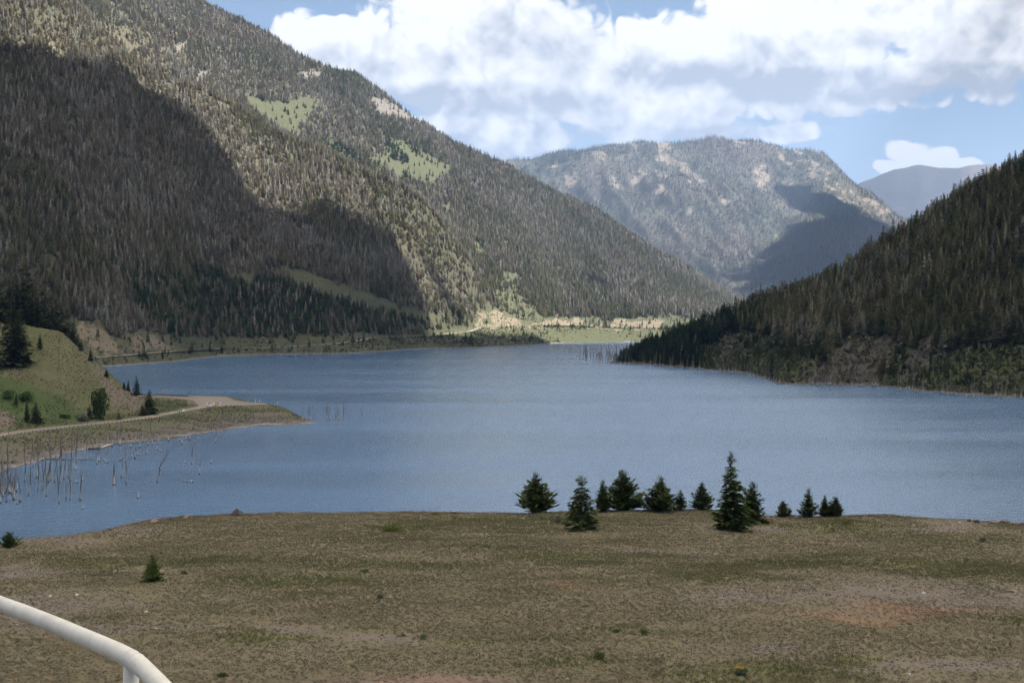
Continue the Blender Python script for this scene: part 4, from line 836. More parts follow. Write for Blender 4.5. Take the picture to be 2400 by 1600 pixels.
# ------------------------------------------------------------------ dead trees standing in the lake
M_snag, n, b = mat('weathered_wood', (0.2, 0.18, 0.16), 0.85, 0, 0.15); pos = n.new('ShaderNodeNewGeometry').outputs['Position']
sz = n.new('ShaderNodeSeparateXYZ'); n.put(sz.inputs[0], pos); nzz = n.noise(n.vmath('MULTIPLY', pos, (1, 1, 0.15)), 2.0, 4, 0.6)
zz = n.math('ADD', sz.outputs[2], n.math('MULTIPLY', nzz, 1.2)); c = n.mix(n.ramp(zz, 1.8, 4.5), (0.5, 0.45, 0.4), (0.15, 0.135, 0.125)); c = n.mix(n.ramp(zz, 0.75, 1.0, 1, 0), c, (0.035, 0.028, 0.022))
n.put(b.inputs['Base Color'], n.mix(n.ramp(nzz, 0.4, 0.65), c, n.vmath('MULTIPLY', c, (0.6, 0.58, 0.56))))
def snag_mesh(seed, branches=6, bend=0.02, ns=7, rb=0.02, bl=0.08):
    r = np.random.default_rng(seed); pts = [(0, 0, -0.12)]; x = y = 0
    for i in range(1, 8): x += r.normal(0, bend/3); y += r.normal(0, bend/3); pts.append((x, y, i/7))
    parts = [tube(pts, [rb*1.35, rb*0.95, rb*0.85, rb*0.72, rb*0.6, rb*0.45, rb*0.32, rb*0.14], ns)]
    for k in range(branches):
        t = r.uniform(0.25, 0.97); j = min(int(t*7), 6); p0 = np.array(pts[j])*(1-(t*7-j))+np.array(pts[j+1])*(t*7-j); a = r.uniform(0, 6.28); l = bl*r.uniform(0.4, 1.2)*(1.25-t)
        p1 = p0+np.array((math.cos(a)*l, math.sin(a)*l, l*r.uniform(-.2, .6))); parts.append(tube([p0, (p0+p1)/2+np.array((0, 0, .004)), p1], [rb*0.38, rb*0.27, rb*0.12], 4))
    V, Fc = merge(parts); me = mesh_np('dead_tree', V, fixtri(Fc)); me.materials.append(M_snag); return me
SN = [snag_mesh(i, b_, 0.03, rb=rb, bl=bl) for i, (b_, rb, bl) in enumerate([(3, .013, .05), (7, .012, .07), (0, .016, .05), (14, .012, .10), (24, .011, .11), (2, .02, .04)])]
STUB = snag_mesh(50, 0, 0.02, rb=0.13); THICK = snag_mesh(51, 0, 0.02, rb=0.075); BRANCHY = snag_mesh(52, 26, 0.05, rb=0.018, bl=0.24); FORK = snag_mesh(53, 12, 0.14, rb=0.022, bl=0.26)
def snag(px_, pb, pt, label, group=None, me=None, topx=None, rmin=0.22, name='dead_tree'):
    d = CH*F/(pb-PYH); hh = (pb-pt)/F*d; e = bpy.data.objects.new(name, me or SN[random.randrange(6)]); COL.objects.link(e)
    lean = math.atan2((topx-px_), (pb-pt)) if topx else random.choice((random.uniform(-.03, .03), random.uniform(-.05, .05), random.uniform(-.22, .22)))
    wd = max(1.0, 1.0) ; r_ = hh
    if hh*0.013 < rmin: r_ = rmin/0.013
    if me in (STUB, THICK, BRANCHY, FORK): r_ = hh
    e.location = ((px_-PXC)/F*d, d, 0); e.scale = (r_, r_, hh); e.rotation_euler = (0, lean, 0); tag(e, label, 'dead tree', group); return e
def zc(x, y): return x/3.92, 900+y/3.92
G1 = 'drowned trunks in the cove at left'
cove = [(60,1080,95,380,'tall leaning drowned trunk nearest the left frame edge'),(30,1030,36,800,None),(5,1090,8,850,None),(90,1000,100,770,None),(130,1060,150,725,'dark broken trunk third from the left frame edge'),
 (150,985,160,800,None),(178,1080,188,830,None),(162,1100,168,1040,None),(265,1020,308,600,'pale trunk leaning right in the dense cove stand'),(225,890,232,530,None),(345,970,352,430,'very tall thin trunk in the middle of the cove stand'),(332,860,336,700,None),
 (390,965,398,620,None),(402,905,412,630,None),(420,1028,428,640,None),(447,900,475,600,None),(458,880,456,400,None),(545,1095,508,600,'bent pale trunk with a crooked foot in the cove stand'),(550,905,566,470,None),(585,870,604,600,None),(605,1055,592,840,None),
 (640,1065,646,760,None),(648,890,655,370,'tall straight grey trunk towards the right of the cove stand'),(625,855,630,640,None),(700,720,704,380,None),(697,790,700,720,None),(735,1065,742,750,'slim dark pole standing off the right side of the cove stand'),(752,890,755,840,None),
 (757,1145,757,1100,'short pale stump nearest the grass bench'),(710,905,710,870,None),(792,700,795,340,None),(845,690,848,600,None),(890,735,890,590,None),(910,710,910,560,None),(990,725,992,580,None),(965,720,962,680,None),(952,700,950,670,None),
 (1115,855,1118,655,'dark broken pole right of the thick snag'),(1160,910,1166,545,'tall thin pole right of the thick snag'),(1097,700,1099,580,None),(1088,545,1070,270,None),(1105,560,1108,330,None),(1030,575,1024,420,None),(1150,715,1152,680,None),
 (1250,545,1240,440,None),(1240,680,1243,550,None),(1305,530,1298,370,None),(1402,555,1362,240,'tall thin trunk leaning left at the shore of the embankment'),(1345,640,1356,550,None),(1545,525,1545,440,None),(1470,620,1468,590,None),(1448,600,1446,560,None),
 (1665,550,1662,490,None),(1650,520,1652,475,None),(1760,735,1762,500,'thin pole in open water below the pickup truck'),(1830,825,1834,650,'lone thin pole farthest right in the near cove'),(1980,535,1982,385,None),(1710,510,1712,460,None),(1740,510,1742,470,None),
 (1272,1045,1272,985,'short stump alone in open water'),(1940,725,1940,690,None),(1700,720,1700,700,None),(1737,750,1737,740,None),(1785,540,1785,515,None),(1830,510,1830,480,None),(1865,505,1865,485,None),(1206,675,1206,640,None),(1272,655,1272,620,None),(1282,580,1282,545,None),(1200,580,1200,550,None),
 (115,1010,120,820,None),(310,760,312,500,None),(20,960,22,700,None),(48,1000,52,760,None),(8,1000,12,620,None),(560,760,562,420,None),(500,900,512,640,None),(1700,895,1700,880,None),(1722,898,1722,880,None),(1770,900,1772,880,None),(1360,560,1362,520,None),(1415,520,1416,480,None)]
for bx, by, tx, ty, l in cove:
    a, pb = zc(bx, by); t_, pt = zc(tx, ty)
    if l is None:
        zn = ' at the left frame edge' if a < 40 else (' left of the thick snag' if a < 110 else (' in the middle of the dense stand' if a < 175 else (' beside the thick snag' if a < 290 else (' below the pickup' if a < 400 else ' at the right end of the cove'))))
        l = (('low stump' if pb-pt < 11 else 'short snapped trunk') if pb-pt < 22 else ('tall thin grey trunk' if pb-pt > 60 else 'mid-height grey trunk'))+' in the cove water'+zn; g_ = l
    else: g_ = G1
    snag(a, pb, pt, l, g_, None, t_, 0.24)
a, pb = zc(1045, 925); _, pt = zc(1055, 725); snag(a, pb, pt, 'thick dark snag standing alone in the cove', G1, THICK, a+2)
a, pb = zc(1445, 900); t_, pt = zc(1500, 570); snag(a, pb, pt, 'branching pale snag leaning right in open cove water', G1, FORK, t_)
def z3(x, y): return 500+x/3.92, 700+y/3.92
G2 = 'snags off the end of the peninsula'
for bx, by, tx, ty, l, me_ in [(592,975,586,790,'bushy dead spruce standing behind the gravel pull-off',BRANCHY),(820,1120,818,950,'dead tree at the tip left of the forked one',SN[3]),(875,1110,868,960,'forked dead tree at the tip of the peninsula',FORK),(888,1120,900,1010,'small dead tree right of the forked one',SN[3]),
   (1045,1112,1052,860,'tallest spiky snag off the peninsula tip',BRANCHY),(1030,1100,1010,960,'thin snag leaning left against the tallest spiky one',SN[4]),(1068,1110,1072,980,'thin snag right of the tallest spiky one',SN[3]),(1127,1158,1135,1000,'bushy pale snag nearest in the group off the tip',BRANCHY),
   (1150,1115,1150,920,'slim snag behind the bushy pale one',SN[4]),(1198,1112,1202,925,'slim upright snag second from the right off the tip',SN[4]),(1365,1130,1362,970,'rightmost lone snag off the tip',SN[4]),(1240,1095,1240,1080,'small dark stump between the two right snags',STUB),(640,1525,640,1512,'tiny dark stump alone in the mid lake',STUB)]:
    a, pb = z3(bx, by); t_, pt = z3(tx, ty); snag(a, pb, pt, l, G2, me_, t_)
for a_ in (386, 424): a, pb = z3(a_, 955); snag(a, pb, pb-9, 'short post standing behind the gravel pull-off', 'posts behind the pull-off', STUB)
# far right point, right shore, far left shore
def shore_snags(n_, x0, x1, off0, off1, h0, h1, fn, label, group, rmin=0.4):
    for _ in range(n_):
        a = random.uniform(x0, x1); ps = fn(a)+random.uniform(off0, off1); d = CH*F/(ps-PYH); hh = random.uniform(h0, h1)
        q_ = (a-x0)/(x1-x0); z_ = ', left part' if q_ < .33 else (', middle part' if q_ < .67 else ', right part'); t_ = 'tall ' if hh > (h0+h1)/2 else 'short '
        snag(a, ps, ps-hh/d*F, t_+label+z_, t_+group+z_, SN[random.choice((0, 1, 1, 2, 3))], None, rmin)
rs = lambda a: float(np.interp(a, [q for q, _ in R_SH], [q for _, q in R_SH]))
def pt_line(a): return float(np.interp(a, [1270, 1330, 1380, 1440, 1470], [806, 826, 845, 850, 853]))
shore_snags(62, 1365, 1462, -14, 3, 9, 20, pt_line, 'drowned trunk in the dense stand off the right point', 'drowned trunks off the right point')
shore_snags(14, 1275, 1365, -6, 2, 8, 14, pt_line, 'drowned trunk scattered left of the right point', 'scattered trunks left of the right point')
shore_snags(58, 1460, 1830, -2, 4, 7, 17, rs, 'grey dead trunk along the shore of the right hill', 'dead trunks on the right hill shore')
shore_snags(34, 1900, 2060, 0, 4, 6, 15, rs, 'dead trunk in the water below the bare slump', 'dead trunks below the slump')
shore_snags(30, 2100, 2398, -1, 8, 5, 17, rs, 'dead trunk on the near right shore', 'dead trunks on the near right shore')
ls = lambda a: float(np.interp(a, [230, 306, 408, 510, 600, 832, 934, 1100, 1179], [860, 855, 847, 836, 832, 828, 819, 815, 812]))
shore_snags(34, 600, 770, -2, 2, 8, 24, ls, 'grey dead trunk on the far left shore', 'dead trunks on the far left shore')
shore_snags(26, 770, 1260, -1, 2, 5, 12, lambda a: float(np.interp(a, [770, 832, 934, 1100, 1179, 1260], [829, 828, 819, 815, 812, 808])), 'dead trunk on the far shore near the lake end', 'dead trunks at the far end shore')

# driftwood along the shores (countless pale sticks)
SRCC = bpy.data.collections.new("driftwood_sources"); M_dw, n, b = mat('driftwood', (0.4, 0.36, 0.32), 0.9, 0, 0.1); n.put(b.inputs['Base Color'], n.attr('tint', 'INSTANCER', 'Color'))
for s_ in range(3):
    V, Fc = tube([(-.5, 0, 0), (0, .03*s_, .01), (.5, 0, 0)], [.03, .026, .012], 5); src('d%d' % s_, V, Fc, M_dw)
P_, T_ = [], []
def strew(n_, fn, a0, a1, fz, spread, l0, l1, colr=(0.36, 0.335, 0.31)):
    for _ in range(n_):
        a = random.uniform(a0, a1); d = CH*F/(fn(a)-PYH)+abs(random.gauss(0, spread))-0.5; z = float(fz(a, d)); z = max(z, 0.02)
        P_.append(((a-PXC)/F*d, d, z+0.12, random.uniform(l0, l1))); T_.append(np.array(colr)*random.uniform(0.5, 1.1))
cs_ = lambda a: float(np.interp(a, [-150, 0, 51, 102, 179, 255, 332, 383, 459, 597, 704, 732], [1150, 1104, 1090, 1076, 1057, 1042, 1035, 1030, 1017, 998, 995, 991]))
strew(1100, cs_, -100, 725, ZK, 2.2, 1.5, 6); strew(260, cs_, 330, 700, ZK, 14, 2, 6, (0.3, 0.27, 0.25)); strew(160, cs_, 560, 732, ZK, 2.5, 3, 9)
strew(900, rs, 1450, 2400, ZR, 3, 2, 9, (0.3, 0.25, 0.21)); strew(500, rs, 1650, 2400, ZR, 60, 3, 10, (0.26, 0.235, 0.22)); strew(500, lambda a: rs(a)-14, 1850, 2130, ZR, 70, 3, 9, (0.24, 0.21, 0.2))
strew(700, ls, 235, 1250, ZAB, 3, 2, 8, (0.34, 0.32, 0.29))
P_ = np.array(P_); n_ = len(P_)
dw = scatter('driftwood', P_[:, :3], rng.integers(0, 3, n_), np.stack([P_[:, 3], P_[:, 3]*0.0+4.0, P_[:, 3]*0.0+4.0], 1), np.stack([rng.normal(0, .1, n_), rng.normal(0, .12, n_), rng.normal(0, 0.9, n_)], 1), np.array(T_), SRCC)
tag(dw, 'bleached driftwood sticks heaped along the shorelines', 'driftwood', kind='stuff')
# a few big logs
def log(a0, p0, a1, p1, label, rad=0.35, m=M_snag, lift=0.3, group=None):
    d0 = (CH-lift)*F/(p0-PYH); d1 = (CH-lift)*F/(p1-PYH); q0 = W(a0, p0, d0); q1 = W(a1, p1, d1)
    c_ = (q0+q1)/2; V, Fc = tube([q0-c_, (q0*0.5+q1*0.5)-c_+np.array((0, 0, .1)), q1-c_], [rad, rad*0.85, rad*0.4], 8)
    parts = [(V, Fc)]; dv = (q1-q0)
    for k in range(5):
        t = random.uniform(0.2, 0.9); p = q0+dv*t-c_; parts.append(tube([p, p+np.array((random.uniform(-1, 1), random.uniform(-1, 1), random.uniform(.4, 1.3)))], [rad*.25, rad*.1], 5))
    V, Fc = merge(parts); o = link('log', mesh_np('log', V, fixtri(Fc)), m); o.location = c_; tag(o, label, 'log', group)
a, p = zc(815, 595); a2, p2 = zc(925, 590); log(a, p, a2, p2, 'dark waterlogged log end on the embankment shore', 0.55, speck('wet_log', (0.06, 0.05, 0.045), (0.1, 0.09, 0.08), 2))
a, p = zc(925, 588); a2, p2 = zc(1040, 548); log(a, p, a2, p2, 'pale bleached log continuing the dark log on the shore', 0.5)
a, p = zc(420, 690); a2, p2 = zc(840, 690); log(a, p, a2, p2, 'long thin log floating level in the cove', 0.3, lift=0.1)
for i, (x0, y0, x1, y1) in enumerate([(300,1165,560,1140),(370,1150,640,1160),(680,1140,790,1125),(640,1075,840,1105)]):
    a, p = z3(x0, y0); a2, p2 = z3(x1, y1); log(a, p, a2, p2, ['pale driftwood log along the peninsula shore', 'second pale log beside the peninsula shore log', 'short pale log near the peninsula tip', 'fallen pale trunk sloping down to the peninsula tip'][i], 0.3)

# ------------------------------------------------------------------ road on the knoll, guardrails, markings
M_asph = speck('asphalt', (0.115, 0.104, 0.102), (0.145, 0.13, 0.125), 0.6, 0.9); M_yel = speck('yellow_paint', (0.62, 0.36, 0.05), (0.5, 0.3, 0.06), 2); M_wht = speck('white_paint', (0.62, 0.62, 0.6), (0.48, 0.48, 0.46), 2)
def cr(pts, n_=12):
    pts = [np.array(p, float) for p in pts]; out = []
    for i in range(len(pts)-1):
        p0 = pts[max(i-1, 0)]; p1 = pts[i]; p2 = pts[i+1]; p3 = pts[min(i+2, len(pts)-1)]
        for k in range(n_):
            t = k/n_; out.append(0.5*((2*p1)+(-p0+p2)*t+(2*p0-5*p1+4*p2-p3)*t*t+(-p0+3*p1-3*p2+p3)*t**3))
    out.append(pts[-1]); return np.array(out)
def at5(px_, py_): d = 50*F/(py_-PYH); return ((px_-PXC)/F*d, d)
RC = cr([at5(-330, 1085), at5(-150, 1045), at5(0, 1020), at5(102, 1006), at5(230, 992.5), at5(332, 980.5), at5(408, 967.5), at5(462, 957), at5(497, 949.5), at5(500, 943), at5(478, 937.5), at5(434, 932.5), at5(370, 929), at5(300, 927), at5(150, 927)], 14)
def ribbon(name, path, o0, o1, z, m, kind='structure', zf=None):
    t = np.gradient(path, axis=0); t /= np.linalg.norm(t, axis=1)[:, None]; nr = np.stack([t[:, 1], -t[:, 0]], 1)
    A_ = path+nr*o0; B_ = path+nr*o1; z_ = np.full(len(path), z) if zf is None else zf; V = np.concatenate([np.column_stack([A_, z_]), np.column_stack([B_, z_])]); n_ = len(path); i = np.arange(n_-1)
    o = link(name, mesh_np(name, V, np.stack([i, i+n_, i+n_+1, i+1], 1)), m); tag(o, kind=kind); return o
ribbon('road', RC, -5.0, 5.0, 5.10, M_asph)
ribbon('road_marking', RC, -0.3, 0.3, 5.115, M_yel); ribbon('road_marking', RC, 3.75, 4.0, 5.115, M_wht); ribbon('road_marking', RC, -4.0, -3.75, 5.115, M_wht)
V = np.array([(*at5(470, 955), 5.06), (*at5(560, 951), 5.06), (*at5(622, 947.5), 5.06), (*at5(627, 945.2), 5.06), (*at5(585, 943), 5.06), (*at5(548, 938), 5.06), (*at5(530, 930), 5.06), (*at5(440, 927), 5.06), (*at5(450, 935), 5.06)])
pm = bpy.data.meshes.new('pull_off'); pm.from_pydata([tuple(v) for v in V], [], [list(range(len(V)))]); tag(link('pull_off', pm, speck('pull_off_gravel', (0.135, 0.122, 0.11), (0.17, 0.153, 0.137), 0.8)), kind='structure')
M_galv = speck('galvanised_steel', (0.16, 0.17, 0.18), (0.22, 0.23, 0.24), 1.5, 0.55, 0.3); M_post = speck('wood_post', (0.07, 0.06, 0.05), (0.11, 0.09, 0.07), 3)
def guardrail(path, off, nposts, label):
    t = np.gradient(path, axis=0); t /= np.linalg.norm(t, axis=1)[:, None]; p = path+np.stack([t[:, 1], -t[:, 0]], 1)*off
    e = empty('guardrail', (p[0][0], p[0][1], 5)); tag(e, label, 'guardrail'); o0 = np.array([p[0][0], p[0][1], 5.0])
    prof = [(0.0, 0.42), (0.06, 0.47), (0.0, 0.55), (0.06, 0.63), (0.06, 0.69), (0.0, 0.74), (-0.03, 0.74), (-0.03, 0.42)]; nr = np.stack([t[:, 1], -t[:, 0]], 1)*(-1 if off > 0 else 1)
    V = np.concatenate([np.column_stack([p+nr*a, np.full(len(p), 5+z)]) for a, z in prof])-o0; n_ = len(p); Fc = []
    for k in range(len(prof)):
        k2 = (k+1) % len(prof)
        for i in range(n_-1): Fc.append((k*n_+i, k*n_+i+1, k2*n_+i+1, k2*n_+i))
    link('rail', mesh_np('rail', V, np.array(Fc), False), M_galv, e)
    s_ = np.concatenate([[0], np.cumsum(np.linalg.norm(np.diff(p, axis=0), axis=1))]); bm = bmesh.new(); bmesh.ops.create_cube(bm, size=1, matrix=Matrix.Diagonal((0.2, 0.2, 0.95, 1))); bmesh.ops.bevel(bm, geom=bm.edges[:], offset=0.02, affect='EDGES')
    pme = bpy.data.meshes.new('post'); bm.to_mesh(pme); bm.free(); pme.materials.append(M_post)
    for k in range(nposts):
        s0 = s_[-1]*(k+0.5)/nposts; x = np.interp(s0, s_, p[:, 0]); y = np.interp(s0, s_, p[:, 1]); nx, ny = np.interp(s0, s_, nr[:, 0]), np.interp(s0, s_, nr[:, 1])
        o = bpy.data.objects.new('post', pme); COL.objects.link(o); o.parent = e; o.location = (x-nx*0.14-o0[0], y-ny*0.14-o0[1], 0.40)
ig = int(np.argmin(np.abs(RC[:, 1]-882)+(np.arange(len(RC)) > 115)*999)); guardrail(RC[8:ig], 5.6, 96, 'long grey guardrail on dark posts between the road and the cove embankment')
j0 = int(np.argmin(np.linalg.norm(RC-np.array(at5(434, 932.5)), axis=1))); guardrail(RC[j0:], 6.2, 34, 'guardrail on the lake side of the road behind the bend')
# far road on the mountain foot
rp = []; rz_ = []
for a in np.arange(-100, 1500, 12): d = sh(a, 3)+1; rp.append(((a-PXC)/F*d, d)); rz_.append(float(ZAB(a, d))+0.5)
ribbon('road', np.array(rp), -4.5, 4.5, 0, speck('far_asphalt', (0.27, 0.25, 0.23), (0.33, 0.3, 0.27), 0.3), zf=np.array(rz_))

# yellow warning sign and posts
def sign(px_, pb, label, arrow=True, col=(0.72, 0.33, 0.02), size=0.75, ph=3.0):
    x, d = at5(px_, pb); e = empty('road_sign', (x, d, 5)); tag(e, label, 'sign')
    V, Fc = tube([(0, 0.05, -0.2), (0, 0.05, 1.4), (0, 0.05, ph)], [0.05]*3, 6); link('post', mesh_np('post', V, fixtri(Fc)), M_post, e)
    s_ = size; zc_ = ph-s_*0.9; V = [(0, -.02, zc_+s_), (s_, -.02, zc_), (0, -.02, zc_-s_), (-s_, -.02, zc_)]; V = V+[(a, .02, c_) for a, _, c_ in V]
    link('panel', mesh_np('panel', np.array(V), np.array([(0, 3, 2, 1), (4, 5, 6, 7), (0, 1, 5, 4), (1, 2, 6, 5), (2, 3, 7, 6), (3, 0, 4, 7)]), False), speck('sign_yellow', col, tuple(c*0.85 for c in col), 2), e)
    if arrow:
        V = [(-.1, -.03, zc_-.4), (.06, -.03, zc_-.4), (.06, -.03, zc_+.02), (-.1, -.03, zc_+.14), (.06, -.03, zc_+.14), (-.32, -.03, zc_+.02), (-.32, -.03, zc_+.14), (-.32, -.03, zc_+.26), (-.32, -.03, zc_-.1), (-.52, -.03, zc_+.08)]
        me = bpy.data.meshes.new('arrow'); me.from_pydata(V, [], [(0, 1, 2, 3), (3, 2, 4), (5, 3, 4, 6), (8, 9, 7)]); link('arrow', me, speck('sign_black', (0.02, 0.02, 0.02), (0.03, 0.03, 0.03), 2), e)
sign(379, 924, 'yellow diamond warning sign with a bent arrow beside the road bend')
sign(481, 925, 'narrow orange marker sign farther along the road bend', False, (0.6, 0.2, 0.06), 0.28, 3.2)
for a, hh in ((447, 22), (438, 12), (286, 24)):
    x, d = at5(a, 925); o = link('post', mesh_np('post', *[(lambda t: (t[0], fixtri(t[1])))(tube([(0, 0, -.3), (0, 0, hh/F*d*.6), (0, 0, hh/F*d)], [0.14, 0.12, 0.08], 6))][0]), M_post); o.location = (x, d, 5 if a > 300 else 4.5)
    tag(o, {447: 'tall dark pole at the lake side of the road bend', 438: 'short dark pole beside the tall one at the road bend', 286: 'thin dark pole rising over the knoll edge against the lake'}[a], 'pole')

# ------------------------------------------------------------------ vehicles
M_tyre = speck('tyre', (0.02, 0.02, 0.02), (0.03, 0.03, 0.03), 5); M_glass, _, _b = mat('car_glass', (0.03, 0.035, 0.04), 0.1, 0, 0.6); M_rim = speck('rim', (0.4, 0.4, 0.4), (0.3, 0.3, 0.3), 4, 0.4, 0.7)
M_red = speck('tail_lamp', (0.3, 0.02, 0.02), (0.25, 0.02, 0.02), 4, 0.3); M_lamp = speck('head_lamp', (0.7, 0.7, 0.68), (0.6, 0.6, 0.6), 4, 0.2)
def extr(name, prof, w_, m, parent, inset=0.0, bev=0.05):
    """side profile (x,z) extruded over y in -w..w; points above 1.0 m pulled in by inset"""
    bm = bmesh.new(); L_ = [bm.verts.new((x, -(w_-(inset if z > 1.02 else 0)), z)) for x, z in prof]; R_ = [bm.verts.new((x, w_-(inset if z > 1.02 else 0), z)) for x, z in prof]; n_ = len(prof)
    bm.faces.new(L_); bm.faces.new(R_[::-1])
    for i in range(n_): bm.faces.new((L_[i], R_[i], R_[(i+1) % n_], L_[(i+1) % n_]))
    bmesh.ops.recalc_face_normals(bm, faces=bm.faces[:])
    if bev: bmesh.ops.bevel(bm, geom=bm.edges[:], offset=bev, segments=2, affect='EDGES')
    me = bpy.data.meshes.new(name); bm.to_mesh(me); bm.free(); return link(name, me, m, parent)
def box(name, c_, s_, m, parent):
    bm = bmesh.new(); bmesh.ops.create_cube(bm, size=1, matrix=Matrix.Translation(c_) @ Matrix.Diagonal((*s_, 1))); bmesh.ops.bevel(bm, geom=bm.edges[:], offset=min(s_)*0.15, affect='EDGES')
    me = bpy.data.meshes.new(name); bm.to_mesh(me); bm.free(); return link(name, me, m, parent)
def vehicle(name, loc, heading, col, label, cat, kind='car', group=None):
    e = empty(name, loc, heading); tag(e, label, cat, group); paint, _, pb_ = mat(name+'_paint', col, 0.3, 0, 0.5)
    pn = NB(paint.node_tree); pn.put(pb_.inputs['Base Color'], pn.mix(pn.noise(pn.new('ShaderNodeTexCoord').outputs['Object'], 2, 3), col, tuple(c*0.9 for c in col)))
    if kind == 'pickup':
        extr('body', [(-2.8, .55), (-2.8, 1.12), (-1.0, 1.12), (-1.0, 1.14), (1.2, 1.14), (2.6, 1.08), (2.8, .9), (2.8, .5)], 0.98, paint, e)
        extr('cab', [(-1.0, 1.1), (-.85, 1.85), (.55, 1.85), (1.25, 1.1)], 0.9, paint, e, 0.1)
        box('cargo_bed', (-1.9, 0, 1.13), (1.55, 1.6, 0.06), speck('bed_liner', (0.03, 0.03, 0.03), (0.05, 0.05, 0.05), 3), e); wb = (-1.75, 1.75); gz = 1.5; gx0, gx1 = -.8, .7; hw = 0.83
    elif kind == 'van':
        extr('body', [(-3.2, .5), (-3.2, 2.8), (1.9, 2.8), (2.4, 1.6), (3.1, 1.3), (3.1, .45)], 1.1, paint, e); wb = (-2.0, 2.0); gz = 1.9; gx0, gx1 = -2.0, 1.8; hw = 1.09
    else:
        extr('body', [(-2.25, .45), (-2.3, .95), (-1.6, 1.03), (1.0, 1.0), (2.1, .85), (2.25, .6), (2.2, .4)], 0.88, paint, e)
        extr('cab', [(-1.75, .98), (-1.1, 1.46), (.2, 1.48), (1.05, .96)], 0.82, paint, e, 0.12); wb = (-1.35, 1.4); gz = 1.24; gx0, gx1 = -1.25, .45; hw = 0.76
    for s_ in (-1, 1):
        box('side_window', ((gx0+gx1)/2, s_*(hw), gz), (gx1-gx0, 0.05, 0.36 if kind != 'van' else .5), M_glass, e)
        for x in wb:
            V, Fc = tube([(x, s_*0.72, .36), (x, s_*0.94 if kind != 'van' else s_*1.12, .36)], [.36, .36], 14); wh = link('wheel', mesh_np('wheel', V, fixtri(Fc)), M_tyre, e)
            V, Fc = tube([(x, s_*0.9, .36), (x, s_*0.955 if kind != 'van' else s_*1.135, .36)], [.2, .18], 10); link('rim', mesh_np('rim', V, fixtri(Fc)), M_rim, wh)
        fx, bx = {'pickup': (2.78, -2.8), 'van': (3.1, -3.2)}.get(kind, (2.2, -2.28)); box('headlight', (fx, s_*0.65, .78), (.06, .3, .16), M_lamp, e); box('tail_light', (bx, s_*0.72, .86), (.06, .2, .2), M_red, e)
    if kind == 'pickup':
        for nm_, x, a in (('windscreen', .93, .72), ('rear_window', -.94, -.2)):
            o = box(nm_, (0, 0, 0), (0.05, 1.45, .58), M_glass, e); o.location = (x, 0, 1.5); o.rotation_euler = (0, -a, 0)
    elif kind == 'car':
        for nm_, x, z, a in (('windscreen', .64, 1.24, 1.02), ('rear_window', -1.46, 1.25, -.93)):
            o = box(nm_, (0, 0, 0), (0.05, 1.35, .62), M_glass, e); o.location = (x, 0, z); o.rotation_euler = (0, -a, 0)
    else:
        o = box('windscreen', (0, 0, 0), (0.05, 1.8, 1.0), M_glass, e); o.location = (2.2, 0, 2.2); o.rotation_euler = (0, -.4, 0)
    return e
def on_road(px_, py_, lane):
    q = np.array(at5(px_, py_)); i = int(np.argmin(np.linalg.norm(RC-q, axis=1))); t = RC[min(i+1, len(RC)-1)]-RC[i-1]; t /= np.linalg.norm(t); nr = np.array([t[1], -t[0]]); return (*(RC[i]+nr*lane), 5.12), math.atan2(t[1], t[0])
l_, hd = on_road(421, 966, 2.2); vehicle('pickup_truck', l_, hd, (0.75, 0.76, 0.78), 'white pickup truck on the road just beyond the guardrail', 'pickup truck', 'pickup')
l_, hd = on_road(486, 953, 2.2); vehicle('car', l_, hd, (0.72, 0.74, 0.78), 'white car ahead of the pickup in the road bend', 'car')
def far_car(a, col, label, kind='car', lane=0.0, hd=0.25):
    d = sh(a, 3)+1+lane; d2 = sh(a+10, 3)+1; x2 = (a+10-PXC)/F*d2; x = (a-PXC)/F*d; vehicle('car' if kind != 'van' else 'camper_van', (x, d, float(ZAB(a, d))+0.55), math.atan2(d2-d, x2-x), col, label, 'car' if kind != 'van' else 'camper van', kind)
far_car(281, (0.05, 0.06, 0.08), 'dark car on the far shore road below the tan cut slopes')
far_car(569, (0.45, 0.5, 0.55), 'light car on the far shore road left of the dark firs')
far_car(912, (0.8, 0.8, 0.8), 'white camper van on the far road where it climbs', 'van')
far_car(880, (0.6, 0.6, 0.62), 'grey car behind the camper van on the far road')
far_car(946, (0.8, 0.8, 0.8), 'white car ahead of the camper van on the far road')
far_car(1085, (0.5, 0.53, 0.58), 'pale car on the far road near the lit hillside')
far_car(1331, (0.82, 0.82, 0.8), 'white camper van on the road across the sunlit cut slope', 'van')

# ------------------------------------------------------------------ handrail in front of the camera
M_rail = speck('rail_paint', (0.58, 0.56, 0.51), (0.52, 0.50, 0.45), 14, 0.5, 0.0, 0.4, 0.0)
n = NB(M_rail.node_tree); b = M_rail.node_tree.nodes['Principled BSDF']; tc = n.new('ShaderNodeTexCoord').outputs['Object']; old = b.inputs['Base Color'].links[0].from_socket
c = n.mix(n.ramp(n.noise(tc, 60, 4, 0.7), 0.66, 0.70), old, (0.20, 0.15, 0.11)); c = n.mix(n.ramp(n.noise(tc, 5, 5, 0.7), 0.5, 0.75, 0, 0.35), c, (0.32, 0.29, 0.24)); n.put(b.inputs['Base Color'], c)
hr = empty('handrail', tuple(W(287, 1532, 3.75)*np.array([1, 1, 0])+np.array([0, 0, 53.28]))); tag(hr, 'off-white pipe handrail in the bottom left corner', 'handrail'); o0 = np.array(hr.location)
pts = [W(-420, 1290, 6.2), W(-200, 1342, 5.3), W(0, 1414, 4.55), W(100, 1452, 4.22), W(200, 1494, 3.95), W(270, 1524, 3.78), W(300, 1539, 3.70), W(325, 1556, 3.63), W(350, 1580, 3.55), W(400, 1632, 3.38), W(500, 1742, 3.05), W(640, 1910, 2.7)]
